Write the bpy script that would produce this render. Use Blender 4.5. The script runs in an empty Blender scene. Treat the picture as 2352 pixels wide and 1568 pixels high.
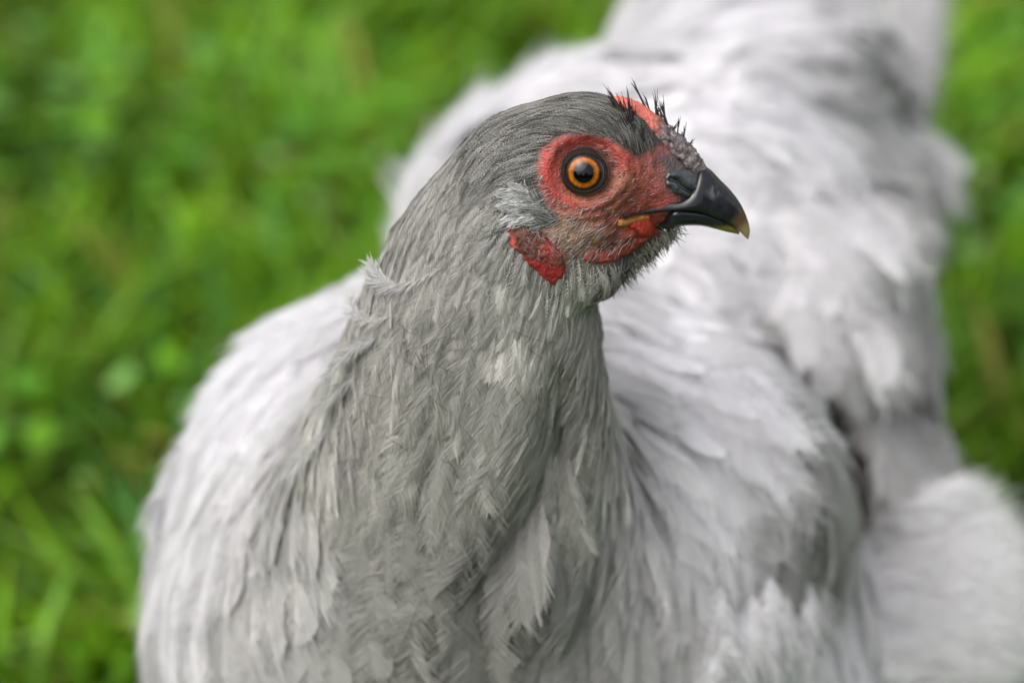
import bpy, math, random
import numpy as np
from mathutils import Vector

rng = np.random.default_rng(11)
random.seed(11)
scn = bpy.context.scene
COL = scn.collection

# ------------------------------------------------------------------ camera
S = 0.26 / 2352.0            # one modelling unit (a "u") in metres, 0.11 mm
DU = 1.0 / S                 # focus distance in u
TH = math.radians(32.0)      # camera looks down by this much
RIGHT = np.array([1.0, 0.0, 0.0])
FWD = np.array([0.0, math.cos(TH), -math.sin(TH)])
UPI = np.array([0.0, math.sin(TH), math.cos(TH)])
UPL = np.array([0.0, -math.sin(TH), math.cos(TH)])     # world up seen in the local axes
Q = np.array([0.0, 0.0, 2680 * S])                     # point the camera aims at, above the lawn

cam = bpy.data.cameras.new('camera')
camo = bpy.data.objects.new('camera', cam)
COL.objects.link(camo)
cam.sensor_width = 36.0
cam.lens = 36.0 / 0.26
cam.clip_start = 0.02
cam.clip_end = 500.0
camo.location = Vector(Q - FWD)
camo.rotation_euler = (math.pi / 2 - TH, 0, 0)
cam.dof.use_dof = True
cam.dof.focus_distance = 1.0 - 95 * S
cam.dof.aperture_fstop = 5.8
cam.dof.aperture_blades = 9
scn.camera = camo

# ------------------------------------------------------------------ light
SUN_EL, SUN_AZ = math.radians(58), math.radians(-130)
w = bpy.data.worlds.new('World'); scn.world = w; w.use_nodes = True
nt = w.node_tree
bg = nt.nodes['Background']
sky = nt.nodes.new('ShaderNodeTexSky'); sky.sky_type = 'NISHITA'; sky.sun_disc = False
sky.sun_elevation = SUN_EL; sky.sun_rotation = SUN_AZ
sky.dust_density = 5.0; sky.air_density = 1.0; sky.ozone_density = 1.0
hs = nt.nodes.new('ShaderNodeHueSaturation'); hs.inputs['Saturation'].default_value = 0.22
nt.links.new(sky.outputs[0], hs.inputs['Color']); nt.links.new(hs.outputs[0], bg.inputs['Color'])
bg.inputs['Strength'].default_value = 0.15
sun = bpy.data.lights.new('sun', 'SUN'); sun.energy = 1.5; sun.angle = math.radians(70)
sun.color = (1.0, 0.97, 0.93)
suno = bpy.data.objects.new('sun', sun); COL.objects.link(suno)
sd = Vector((math.sin(SUN_AZ) * math.cos(SUN_EL), math.cos(SUN_AZ) * math.cos(SUN_EL), math.sin(SUN_EL)))
suno.rotation_euler = sd.to_track_quat('Z', 'Y').to_euler()
suno.location = (0, 0, 4)
scn.view_settings.view_transform = 'Standard'
scn.view_settings.look = 'None'
scn.view_settings.exposure = 0.44
scn.view_settings.gamma = 1.0
scn.cycles.max_bounces = 8
scn.cycles.diffuse_bounces = 4
scn.cycles.transparent_max_bounces = 12

# ------------------------------------------------------------------ helpers
def P(u, v, y=0.0):
    """picture direction (u, v of a 2352 wide frame) at depth y -> local point"""
    k = 1 + np.asarray(y, float) / DU
    return np.stack([(np.asarray(u, float) - 1176) * k, np.asarray(y, float) + 0 * k, (784 - np.asarray(v, float)) * k], -1)
def uv_of(p):
    k = 1 + p[..., 1] / DU
    return p[..., 0] / k + 1176, 784 - p[..., 2] / k
def world(p):
    p = np.asarray(p, float)
    return Q + S * (p[..., 0:1] * RIGHT + p[..., 1:2] * FWD + p[..., 2:3] * UPI)
def nrm(a):
    return a / np.maximum(np.linalg.norm(a, axis=-1, keepdims=True), 1e-9)

def hash3(i, j, k, seed=0):
    h = (i.astype(np.int64) * 374761393 + j.astype(np.int64) * 668265263 + k.astype(np.int64) * 2147483647 + seed * 144665) & 0xffffffff
    h = ((h ^ (h >> 13)) * 1274126177) & 0xffffffff
    h = h ^ (h >> 16)
    return (h & 0xffff) / 65535.0
def vnoise(p, scale, seed=0):
    q = np.asarray(p, float) / scale
    f = np.floor(q); t = q - f; t = t * t * (3 - 2 * t)
    i, j, k = [f[..., a].astype(np.int64) for a in range(3)]
    r = 0
    for a in (0, 1):
        for b in (0, 1):
            for c in (0, 1):
                wgt = (t[..., 0] if a else 1 - t[..., 0]) * (t[..., 1] if b else 1 - t[..., 1]) * (t[..., 2] if c else 1 - t[..., 2])
                r = r + wgt * hash3(i + a, j + b, k + c, seed)
    return r * 2 - 1

def set_props(o, label=None, cat=None, kind=None, group=None):
    if label: o['label'] = label
    if cat: o['category'] = cat
    if kind: o['kind'] = kind
    if group: o['group'] = group
    return o
def link(o, parent=None):
    COL.objects.link(o)
    if parent is not None:
        o.parent = parent
        o.matrix_parent_inverse = parent.matrix_world.inverted() if parent.type != 'MESH' and parent.type != 'CURVES' else parent.matrix_basis.inverted()
    return o
def mesh_obj(name, verts, faces, mat, parent=None, col=None, smooth=True, attrs=None, is_world=False):
    me = bpy.data.meshes.new(name)
    v = np.asarray(verts, float) if is_world else world(verts)
    faces = np.asarray(faces)
    n, m = faces.shape
    me.vertices.add(len(v)); me.vertices.foreach_set('co', v.astype(np.float32).ravel())
    me.loops.add(n * m); me.loops.foreach_set('vertex_index', faces.astype(np.int32).ravel())
    me.polygons.add(n); me.polygons.foreach_set('loop_start', np.arange(0, n * m, m, dtype=np.int32))
    me.polygons.foreach_set('use_smooth', np.full(n, smooth))
    if col is not None:
        a = me.attributes.new('col', 'FLOAT_COLOR', 'POINT')
        c = np.ones((len(v), 4), np.float32); c[:, :3] = col
        a.data.foreach_set('color', c.ravel())
    for k, x in (attrs or {}).items():
        a = me.attributes.new(k, 'FLOAT', 'POINT'); a.data.foreach_set('value', np.asarray(x, np.float32))
    me.update(calc_edges=True); me.validate()
    me.materials.append(mat)
    return link(bpy.data.objects.new(name, me), parent)
def curves_obj(name, pts, rad, col, mat, parent=None):
    """pts (n,k,3) local, rad (n,k) or (k,), col (n,3) or (n,k,3)"""
    n, k, _ = pts.shape
    hc = bpy.data.hair_curves.new(name)
    hc.add_curves([k] * n)
    hc.attributes['position'].data.foreach_set('vector', world(pts).astype(np.float32).ravel())
    r = hc.attributes.get('radius') or hc.attributes.new('radius', 'FLOAT', 'POINT')
    r.data.foreach_set('value', (np.broadcast_to(rad, (n, k)) * S).astype(np.float32).ravel())
    a = hc.attributes.new('col', 'FLOAT_COLOR', 'POINT')
    c = np.ones((n, k, 4), np.float32)
    c[..., :3] = col[:, None, :] if col.ndim == 2 else col
    a.data.foreach_set('color', c.ravel())
    hc.materials.append(mat)
    return link(bpy.data.objects.new(name, hc), parent)

# ------------------------------------------------------------------ materials
def mat_new(name):
    m = bpy.data.materials.new(name); m.use_nodes = True
    t = m.node_tree; b = t.nodes['Principled BSDF']
    return m, t, b
def N(t, kind, **kw):
    n = t.nodes.new(kind)
    for k, x in kw.items():
        if hasattr(n, k): setattr(n, k, x)
        else: n.inputs[k.replace('_', ' ')].default_value = x
    return n
def bump_noise(t, b, scale, strength, dist=0.001, detail=6):
    tc = N(t, 'ShaderNodeTexCoord'); nz = N(t, 'ShaderNodeTexNoise'); nz.inputs['Scale'].default_value = scale; nz.inputs['Detail'].default_value = detail
    bp = N(t, 'ShaderNodeBump'); bp.inputs['Strength'].default_value = strength; bp.inputs['Distance'].default_value = dist
    t.links.new(tc.outputs['Object'], nz.inputs['Vector']); t.links.new(nz.outputs['Fac'], bp.inputs['Height']); t.links.new(bp.outputs[0], b.inputs['Normal'])
    return tc, nz
def attr_mat(name, rough=0.6, spec=0.3, bump=None, sss=0.0, coat=0.0, mottle=0.0):
    m, t, b = mat_new(name)
    at = N(t, 'ShaderNodeAttribute', attribute_name='col')
    b.inputs['Roughness'].default_value = rough
    b.inputs['Specular IOR Level'].default_value = spec
    out = at.outputs['Color']
    if mottle:
        tc = N(t, 'ShaderNodeTexCoord'); nz = N(t, 'ShaderNodeTexNoise'); nz.inputs['Scale'].default_value = 900; nz.inputs['Detail'].default_value = 5
        t.links.new(tc.outputs['Object'], nz.inputs['Vector'])
        mr = N(t, 'ShaderNodeMapRange'); mr.inputs[1].default_value = 0.25; mr.inputs[2].default_value = 0.75; mr.inputs[3].default_value = 1 - mottle; mr.inputs[4].default_value = 1 + mottle
        t.links.new(nz.outputs['Fac'], mr.inputs[0])
        vm = N(t, 'ShaderNodeVectorMath', operation='SCALE'); t.links.new(out, vm.inputs[0]); t.links.new(mr.outputs[0], vm.inputs['Scale']); out = vm.outputs[0]
    t.links.new(out, b.inputs['Base Color'])
    if sss:
        b.inputs['Subsurface Weight'].default_value = sss
        b.inputs['Subsurface Radius'].default_value = (1.0, 0.3, 0.2)
        b.inputs['Subsurface Scale'].default_value = 0.0012
    if coat: b.inputs['Coat Weight'].default_value = coat; b.inputs['Coat Roughness'].default_value = 0.05
    if bump: bump_noise(t, b, *bump)
    return m
M_skin = attr_mat('bare_skin', 0.5, 0.35, (1600, 0.9, 0.0007), sss=0.2, mottle=0.22)
M_fleshy = attr_mat('comb_flesh', 0.6, 0.25, (1300, 0.7, 0.0008), sss=0.2, mottle=0.25)
M_horn = attr_mat('beak_horn', 0.2, 0.55, (420, 0.05, 0.0006), mottle=0.1)
M_eye = attr_mat('eye_gloss', 0.3, 0.0, coat=0.8)
M_lid = attr_mat('eyelid_skin', 0.7, 0.12, (1800, 0.4, 0.0005))
M_leg = attr_mat('leg_scales', 0.5, 0.4, (300, 0.5, 0.001))

# barbs: fine curves
def barb_mat(name, transl=0.25, rough=0.65):
    m, t, b = mat_new(name)
    at = N(t, 'ShaderNodeAttribute', attribute_name='col')
    b.inputs['Roughness'].default_value = rough; b.inputs['Specular IOR Level'].default_value = 0.25
    tr = N(t, 'ShaderNodeBsdfTranslucent'); mx = N(t, 'ShaderNodeMixShader'); mx.inputs[0].default_value = transl
    t.links.new(at.outputs['Color'], b.inputs['Base Color']); t.links.new(at.outputs['Color'], tr.inputs['Color'])
    t.links.new(b.outputs[0], mx.inputs[1]); t.links.new(tr.outputs[0], mx.inputs[2])
    t.links.new(mx.outputs[0], t.nodes['Material Output'].inputs['Surface'])
    return m
M_barb = barb_mat('feather_barbs')
M_bristle = barb_mat('bristles', 0.1, 0.4)
# vanes: mesh feathers with barb grain along (fv, |fu|)
def vane_mat():
    m, t, b = mat_new('feather_vane')
    at = N(t, 'ShaderNodeAttribute', attribute_name='col')
    fb = N(t, 'ShaderNodeAttribute', attribute_name='barb')      # coordinate that is constant along a barb
    fr = N(t, 'ShaderNodeAttribute', attribute_name='rnd')
    fu = N(t, 'ShaderNodeAttribute', attribute_name='fu')
    cx = N(t, 'ShaderNodeCombineXYZ')
    t.links.new(fb.outputs['Fac'], cx.inputs[0]); t.links.new(fr.outputs['Fac'], cx.inputs[1])
    mu = N(t, 'ShaderNodeMath', operation='MULTIPLY'); mu.inputs[1].default_value = 0.6
    t.links.new(fu.outputs['Fac'], mu.inputs[0]); t.links.new(mu.outputs[0], cx.inputs[2])
    nz = N(t, 'ShaderNodeTexNoise'); nz.inputs['Scale'].default_value = 1.0; nz.inputs['Detail'].default_value = 3
    t.links.new(cx.outputs[0], nz.inputs['Vector'])
    mr = N(t, 'ShaderNodeMapRange'); mr.inputs[1].default_value = 0.25; mr.inputs[2].default_value = 0.75; mr.inputs[3].default_value = 0.88; mr.inputs[4].default_value = 1.08
    t.links.new(nz.outputs['Fac'], mr.inputs[0])
    vm = N(t, 'ShaderNodeVectorMath', operation='SCALE'); t.links.new(at.outputs['Color'], vm.inputs[0]); t.links.new(mr.outputs[0], vm.inputs['Scale'])
    bp = N(t, 'ShaderNodeBump'); bp.inputs['Strength'].default_value = 0.5; bp.inputs['Distance'].default_value = 0.0005
    t.links.new(nz.outputs['Fac'], bp.inputs['Height']); t.links.new(bp.outputs[0], b.inputs['Normal'])
    b.inputs['Roughness'].default_value = 0.7; b.inputs['Specular IOR Level'].default_value = 0.2
    tr = N(t, 'ShaderNodeBsdfTranslucent'); mx = N(t, 'ShaderNodeMixShader'); mx.inputs[0].default_value = 0.25
    t.links.new(vm.outputs[0], b.inputs['Base Color']); t.links.new(vm.outputs[0], tr.inputs['Color'])
    t.links.new(b.outputs[0], mx.inputs[1]); t.links.new(tr.outputs[0], mx.inputs[2])
    t.links.new(mx.outputs[0], t.nodes['Material Output'].inputs['Surface'])
    return m
M_vane = vane_mat()

# ------------------------------------------------------------------ lawn
def ground():
    m, t, b = mat_new('lawn_soil')
    tc = N(t, 'ShaderNodeTexCoord'); nz = N(t, 'ShaderNodeTexNoise'); nz.inputs['Scale'].default_value = 55; nz.inputs['Detail'].default_value = 12; nz.inputs['Roughness'].default_value = 0.75
    t.links.new(tc.outputs['Object'], nz.inputs['Vector'])
    cr = N(t, 'ShaderNodeValToRGB'); e = cr.color_ramp.elements
    e[0].position = 0.3; e[0].color = (0.03, 0.06, 0.006, 1); e[1].position = 0.75; e[1].color = (0.10, 0.16, 0.015, 1)
    x = e.new(0.5); x.color = (0.06, 0.12, 0.008, 1)
    t.links.new(nz.outputs['Fac'], cr.inputs[0]); t.links.new(cr.outputs[0], b.inputs['Base Color'])
    b.inputs['Roughness'].default_value = 0.95; b.inputs['Specular IOR Level'].default_value = 0.1
    bp = N(t, 'ShaderNodeBump'); bp.inputs['Distance'].default_value = 0.01; t.links.new(nz.outputs['Fac'], bp.inputs['Height']); t.links.new(bp.outputs[0], b.inputs['Normal'])
    n = 61
    g = np.concatenate([-np.geomspace(150, 0.1, 30), [0], np.geomspace(0.1, 150, 30)])
    X, Y = np.meshgrid(g, g + 0.6, indexing='ij')
    pts = np.stack([X, Y, 0 * X], -1).reshape(-1, 3)
    pts[:, 2] = -0.012
    idx = np.arange(n * n).reshape(n, n)
    f = np.stack([idx[:-1, :-1], idx[1:, :-1], idx[1:, 1:], idx[:-1, 1:]], -1).reshape(-1, 4)
    set_props(mesh_obj('ground', pts, f, m, is_world=True), kind='structure', label='flat lawn soil beneath the grass')
ground()

def grass():
    m, t, b = mat_new('grass_blade')
    at = N(t, 'ShaderNodeAttribute', attribute_name='col')
    b.inputs['Roughness'].default_value = 0.55; b.inputs['Specular IOR Level'].default_value = 0.1
    tr = N(t, 'ShaderNodeBsdfTranslucent'); mx = N(t, 'ShaderNodeMixShader'); mx.inputs[0].default_value = 0.35
    t.links.new(at.outputs['Color'], b.inputs['Base Color']); t.links.new(at.outputs['Color'], tr.inputs['Color'])
    t.links.new(b.outputs[0], mx.inputs[1]); t.links.new(tr.outputs[0], mx.inputs[2])
    t.links.new(mx.outputs[0], t.nodes['Material Output'].inputs['Surface'])
    n = 110000
    # dense near the hen, thinner outwards
    r = rng.random(n) ** 0.75 * 2.6; a = rng.random(n) * 2 * math.pi
    base = np.stack([r * np.cos(a), 0.55 + r * np.sin(a), 0 * r], -1)
    patch = vnoise(base * [1, 1, 0], 0.07, 5); big = vnoise(base * [1, 1, 0], 0.25, 6)
    keep = patch + 0.5 * big > -0.60 + 0.25 * rng.standard_normal(n)
    base, patch, big = base[keep], patch[keep], big[keep]; n = len(base)
    h = (0.020 + 0.034 * rng.random(n)) * (1 + 0.6 * patch + 0.25 * big)
    wd = 0.0012 + 0.0016 * rng.random(n) ** 1.5
    az = rng.random(n) * 2 * math.pi
    lean = 0.35 + 0.85 * rng.random(n)
    dirv = np.stack([np.cos(az), np.sin(az), 0 * az], -1); side = np.stack([-np.sin(az), np.cos(az), 0 * az], -1)
    ss = np.array([0, .35, .7, 1.0])
    P_ = []
    for s_, wf in zip(ss, (0.8, 1.0, 0.75, 0.06)):
        c = base + dirv * (h * lean * s_ ** 2)[:, None] + np.array([0, 0, 1]) * (h * (s_ - 0.3 * lean * s_ ** 2))[:, None]
        P_ += [c - side * (wd * wf)[:, None], c + side * (wd * wf)[:, None]]
    V = np.stack(P_, 1)
    V[..., 2] -= 0.012
    i = (np.arange(n) * 8)[:, None]
    F = np.concatenate([i + np.array([0, 1, 3, 2]), i + np.array([2, 3, 5, 4]), i + np.array([4, 5, 7, 6])])
    pal = np.array([[.125, .270, .008], [.165, .335, .012], [.08, .19, .008], [.23, .42, .07], [.11, .30, .07], [.34, .30, .08], [.16, .10, .03]])
    pr = np.array([.27, .27, .16, .13, .10, .05, .02])
    c = pal[rng.choice(7, n, p=pr)] * (0.80 + 0.52 * rng.random((n, 1))) * (1 + 0.25 * big[:, None]) * (1 + .42 * vnoise(base * [1, 1, 0], .035, 12)[:, None])
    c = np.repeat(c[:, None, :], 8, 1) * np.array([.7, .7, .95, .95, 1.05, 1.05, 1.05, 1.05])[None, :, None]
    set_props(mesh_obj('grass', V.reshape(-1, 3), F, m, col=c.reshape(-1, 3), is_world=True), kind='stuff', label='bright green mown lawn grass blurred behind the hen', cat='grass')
    # broad leaved weeds (clover, plantain) between the blades
    n = 9000
    r = rng.random(n) ** 0.8 * 2.2; a = rng.random(n) * 2 * math.pi
    base = np.stack([r * np.cos(a), 0.55 + r * np.sin(a), 0.012 + 0.035 * rng.random(n)], -1)
    keep = vnoise(base * [1, 1, 0], 0.16, 9) > -0.25
    base = base[keep]; n = len(base)
    az = rng.random(n) * 2 * math.pi; tilt = rng.random(n) * 0.9 - 0.2
    d = np.stack([np.cos(az) * np.cos(tilt), np.sin(az) * np.cos(tilt), np.sin(tilt)], -1)
    sd_ = np.stack([-np.sin(az), np.cos(az), 0 * az], -1)
    L = (0.006 + 0.011 * rng.random(n) ** 1.5)[:, None]; Wd = L * (0.28 + 0.25 * rng.random((n, 1)))
    up = np.cross(d, sd_)
    V = np.stack([base, base + d * L * .4 - sd_ * Wd - up * L * .1, base + d * L * .45, base + d * L * .4 + sd_ * Wd - up * L * .1,
                  base + d * L * .8 - sd_ * Wd * .75 - up * L * .1, base + d * L * .85, base + d * L * .8 + sd_ * Wd * .75 - up * L * .1, base + d * L], 1)
    i = (np.arange(n) * 8)[:, None]
    F = np.concatenate([i + np.array(q) for q in ([0, 2, 1, 1], [0, 3, 2, 2], [1, 2, 5, 4], [2, 3, 6, 5], [4, 5, 7, 7], [5, 6, 7, 7])])
    tri = F[F[:, 2] == F[:, 3]][:, :3]; qd = F[F[:, 2] != F[:, 3]]
    F = np.concatenate([tri, qd[:, [0, 1, 2]], qd[:, [0, 2, 3]]])
    pal = np.array([[.11, .30, .03], [.19, .38, .10], [.15, .35, .02]])
    c = np.repeat((pal[rng.integers(0, 3, n)] * (0.8 + 0.5 * rng.random((n, 1))))[:, None, :], 8, 1).reshape(-1, 3)
    set_props(mesh_obj('lawn_weeds', V.reshape(-1, 3), F, m, col=c, is_world=True), kind='stuff', label='small broad green weed leaves among the lawn grass', cat='weeds')
grass()

def wood():
    """a dark wood edge behind the photographer: the hen's eye mirrors it"""
    m, t, b = mat_new('far_foliage')
    b.inputs['Base Color'].default_value = (0.03, 0.05, 0.02, 1); b.inputs['Roughness'].default_value = 0.9
    n = 9000
    a = math.pi * 1.5 + (rng.random(n) - .5) * 2.6
    top = 5.5 + 2.2 * vnoise(np.stack([a * 9, 0 * a, 0 * a], -1), 1.0, 2) + 1.2 * vnoise(np.stack([a * 30, 0 * a, 0 * a], -1), 1.0, 4)
    r = 15 + 3 * rng.random(n)
    c = np.stack([r * np.cos(a), r * np.sin(a), rng.random(n) ** 0.8 * top], -1)
    e1 = nrm(rng.standard_normal((n, 3))); e2 = nrm(np.cross(e1, rng.standard_normal((n, 3)))); sz = (0.3 + 0.4 * rng.random((n, 1)))
    V = np.stack([c - e1 * sz, c + e2 * sz * .6, c + e1 * sz, c - e2 * sz * .6], 1).reshape(-1, 3)
    V[:, 2] = np.maximum(V[:, 2], 0.0)
    F = np.arange(n * 4).reshape(n, 4)
    set_props(mesh_obj('far_wood', V, F, m, is_world=True), kind='stuff', label='dark leafy wood edge far behind, mirrored in the eye', cat='wood')
wood()

# ------------------------------------------------------------------ the hen's body surface
PHI = math.radians(14.0)      # the head is seen a little from above
HU, HV = 1300.0, 420.0        # head pivot in the picture
cP, sP = math.cos(PHI), math.sin(PHI)
def head_local(u, v, hy):
    """picture u, v and sideways offset hy from the head's midplane (minus = near side)"""
    zimg = HV - np.asarray(v, float)
    z = (zimg - np.asarray(hy, float) * sP) / cP
    y = np.asarray(hy, float) * cP - z * sP
    return P(u, v, y)
def to_head(p):
    x = p[..., 0] - (HU - 1176); Zr = p[..., 2] - (784 - HV); Y = p[..., 1]
    return np.stack([x, Y * cP + Zr * sP, Zr * cP - Y * sP], -1)

# (centre u, v, depth, radii x/y/z, rotation in the picture plane, blend)
BODY = [
    # neck
    (1185, 490, 40, 190, 165, 175, 0, 60), (1135, 580, 90, 222, 190, 190, 0, 70), (1105, 700, 160, 258, 225, 210, 0, 70),
    (1085, 830, 255, 295, 265, 230, 0, 80), (1065, 970, 390, 335, 320, 260, 0, 80), (1050, 1110, 580, 385, 400, 320, 0, 100),
    (1030, 1260, 790, 470, 480, 360, 0, 140), (1000, 1430, 960, 560, 520, 430, 0, 160),
    # breast and shoulders
    (1130, 1345, 1330, 868, 830, 875, 0, 120), (930, 1460, 1000, 560, 470, 560, 0, 120),
    (760, 1070, 1330, 210, 420, 320, 25, 90),
    # folded wing on the picture's right
    (1600, 1060, 1080, 350, 330, 340, -35, 45), (1800, 1150, 1350, 180, 330, 300, 15, 40),
    # back and saddle cushion
    (1458, 662, 2250, 672, 760, 660, 0, 110), (1715, 430, 2950, 560, 760, 620, 0, 110), (1785, 850, 2080, 410, 600, 600, 0, 60),
    (1890, 420, 3150, 240, 420, 420, 10, 60),
    # thigh fluff and belly
    (2085, 1425, 1900, 245, 420, 350, 0, 70), (1970, 1090, 1980, 215, 430, 340, 0, 120), (1640, 1500, 1700, 480, 650, 520, 0, 90),
    (1500, 1500, 2400, 600, 700, 600, 0, 100),
]
# head: u, v of centre, hy, radii (along beak, sideways, up), rotation, blend
HEAD = [
    (1330, 385, 0, 195, 140, 168, 8, 25), (1215, 425, 0, 170, 145, 175, 0, 35),
    (1445, 395, 0, 150, 90, 108, -36, 25), (1535, 420, 0, 80, 56, 56, -32, 20),
    (1310, 500, 0, 150, 138, 100, 15, 30), (1395, 527, 0, 112, 80, 50, 16, 20), (1330, 590, 0, 110, 100, 90, 10, 35), (1440, 560, 18, 105, 48, 34, 30, 25),
]
def ell(p, c, r, rot):
    d = p - c
    ca, sa = math.cos(math.radians(rot)), math.sin(math.radians(rot))
    x = d[..., 0] * ca + d[..., 2] * sa; z = -d[..., 0] * sa + d[..., 2] * ca
    a = np.stack([x / r[0], d[..., 1] / r[1], z / r[2]], -1)
    k0 = np.sqrt((a * a).sum(-1)) + 1e-6
    k1 = np.sqrt(((a / np.array(r)) ** 2).sum(-1)) + 1e-9
    return k0 * (k0 - 1) / k1
def smin(a, b, k):
    h = np.maximum(k - np.abs(a - b), 0) / k
    return np.minimum(a, b) - h * h * k * 0.25
EYE_UV = (1343, 396)
LUMP = [(1600, 110, 90, 25), (1710, 170, 125, 60), (1880, 90, 100, 50), (1640, 330, 120, 55), (1830, 340, 115, 60), (1985, 500, 95, 50), (1700, 520, 110, 55), (1880, 590, 115, 60), (1570, 560, 100, 45), (1650, 700, 95, 45),
        (1860, 770, 115, 70), (2030, 740, 85, 50), (1440, 330, 90, 35), (1760, 430, 50, -45), (1935, 450, 55, -55), (1600, 440, 55, -40), (1770, 620, 55, -45), (1480, 210, 50, -35),
        (1800, 210, 50, -45), (1950, 660, 50, -45), (1720, 780, 60, -40), (2060, 260, 70, -70), (2070, 900, 70, -45), (1980, 880, 60, -40), (1540, 200, 45, -30), (1330, 200, 45, -30), (1160, 330, 45, -30)]
GAP = P(np.array([1740, 1815, 1885, 1940, 1965, 1968]), np.array([775, 830, 900, 985, 1080, 1180]), np.array([1330, 1360, 1400, 1440, 1480, 1500.]))
def gap_d(p):
    d = np.full(p.shape[:-1], 1e9)
    for a_, b_ in zip(GAP[:-1], GAP[1:]):
        e_ = b_ - a_; t_ = np.clip(((p - a_) @ e_) / (e_ @ e_), 0, 1)
        q = (p - a_ - t_[..., None] * e_) * np.array([1, .16, 1])      # a deep slot
        d = np.minimum(d, np.sqrt((q * q).sum(-1)))
    return d
def sdf(p, detail=True):
    p = np.asarray(p, float)
    d = None
    for (u, v, y, rx, ry, rz, rot, k) in BODY:
        e = ell(p, P(u, v, y), (rx, ry, rz), rot)
        d = e if d is None else smin(d, e, k)
    hp = to_head(p)
    hd = None
    for (u, v, hy, rx, ry, rz, rot, k) in HEAD:
        e = ell(hp, np.array([u - HU, hy, (HV - v) / cP]), (rx, ry, rz), rot)
        hd = e if hd is None else smin(hd, e, k)
    if detail:
        near = np.abs(hd) < 40
        if near.any():
            q = hp[near]
            # raised ring of skin round each eye, socket, cheek folds
            ex = q[:, 0] - (EYE_UV[0] - HU); ez = q[:, 2] + 0.0 - ((HV - EYE_UV[1] + 130 * sP) / cP)
            r = np.sqrt((ex / 1.12) ** 2 + ez ** 2)
            g = -16 * np.exp(-((r - 82) / 17) ** 2) + 34 * np.exp(-(r / 50) ** 2)
            g += -7 * np.exp(-((r - 108) / 8) ** 2) * (ez < 10)
            lim = np.clip((np.abs(q[:, 1]) - 40) / 40, 0, 1)
            wr = 2.6 * vnoise(q * [1, 1, 1], 14, 2) + 1.6 * vnoise(q, 6, 3)
            hd = hd.copy(); hd[near] += g * lim + wr
    far = np.clip((p[..., 1] - 700) / 500, 0, 1)
    if far.any():
        d = d - far * (22 * vnoise(p, 230, 51) + 20 * vnoise(p, 110, 52))
        lf_ = (p[..., 1] > 1250) & (np.abs(d) < 260)
        if lf_.any():
            u_, v_ = uv_of(p[lf_]); q_ = 0
            for (lu, lv, lr, la) in LUMP: q_ = q_ + la * np.exp(-((u_ - lu) ** 2 + (v_ - lv) ** 2) / lr ** 2)
            d[lf_] -= q_ * np.clip((p[lf_][:, 1] - 1250) / 250, 0, 1)
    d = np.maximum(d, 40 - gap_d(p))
    ng = (p[..., 1] < 900) & (p[..., 2] < 20) & (np.abs(d) < 200)
    if ng.any():
        u_, v_ = uv_of(p[ng]); gu = np.interp(v_, [780, 880, 1000, 1120, 1230, 1330], [1290, 1284, 1272, 1232, 1160, 1090])
        dep = np.interp(v_, [780, 900, 1150, 1330, 1420], [0, 34, 48, 30, 0])
        d = d.copy(); d[ng] += dep * (np.exp(-((u_ - gu) / 42) ** 2) - .45 * np.exp(-((u_ - gu + 110) / 70) ** 2))
    return smin(d, hd, 45)
def grad(p, e=2.0, detail=True):
    g = np.stack([sdf(p + e * np.eye(3)[i], detail) - sdf(p - e * np.eye(3)[i], detail) for i in range(3)], -1)
    return nrm(g)

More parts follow.
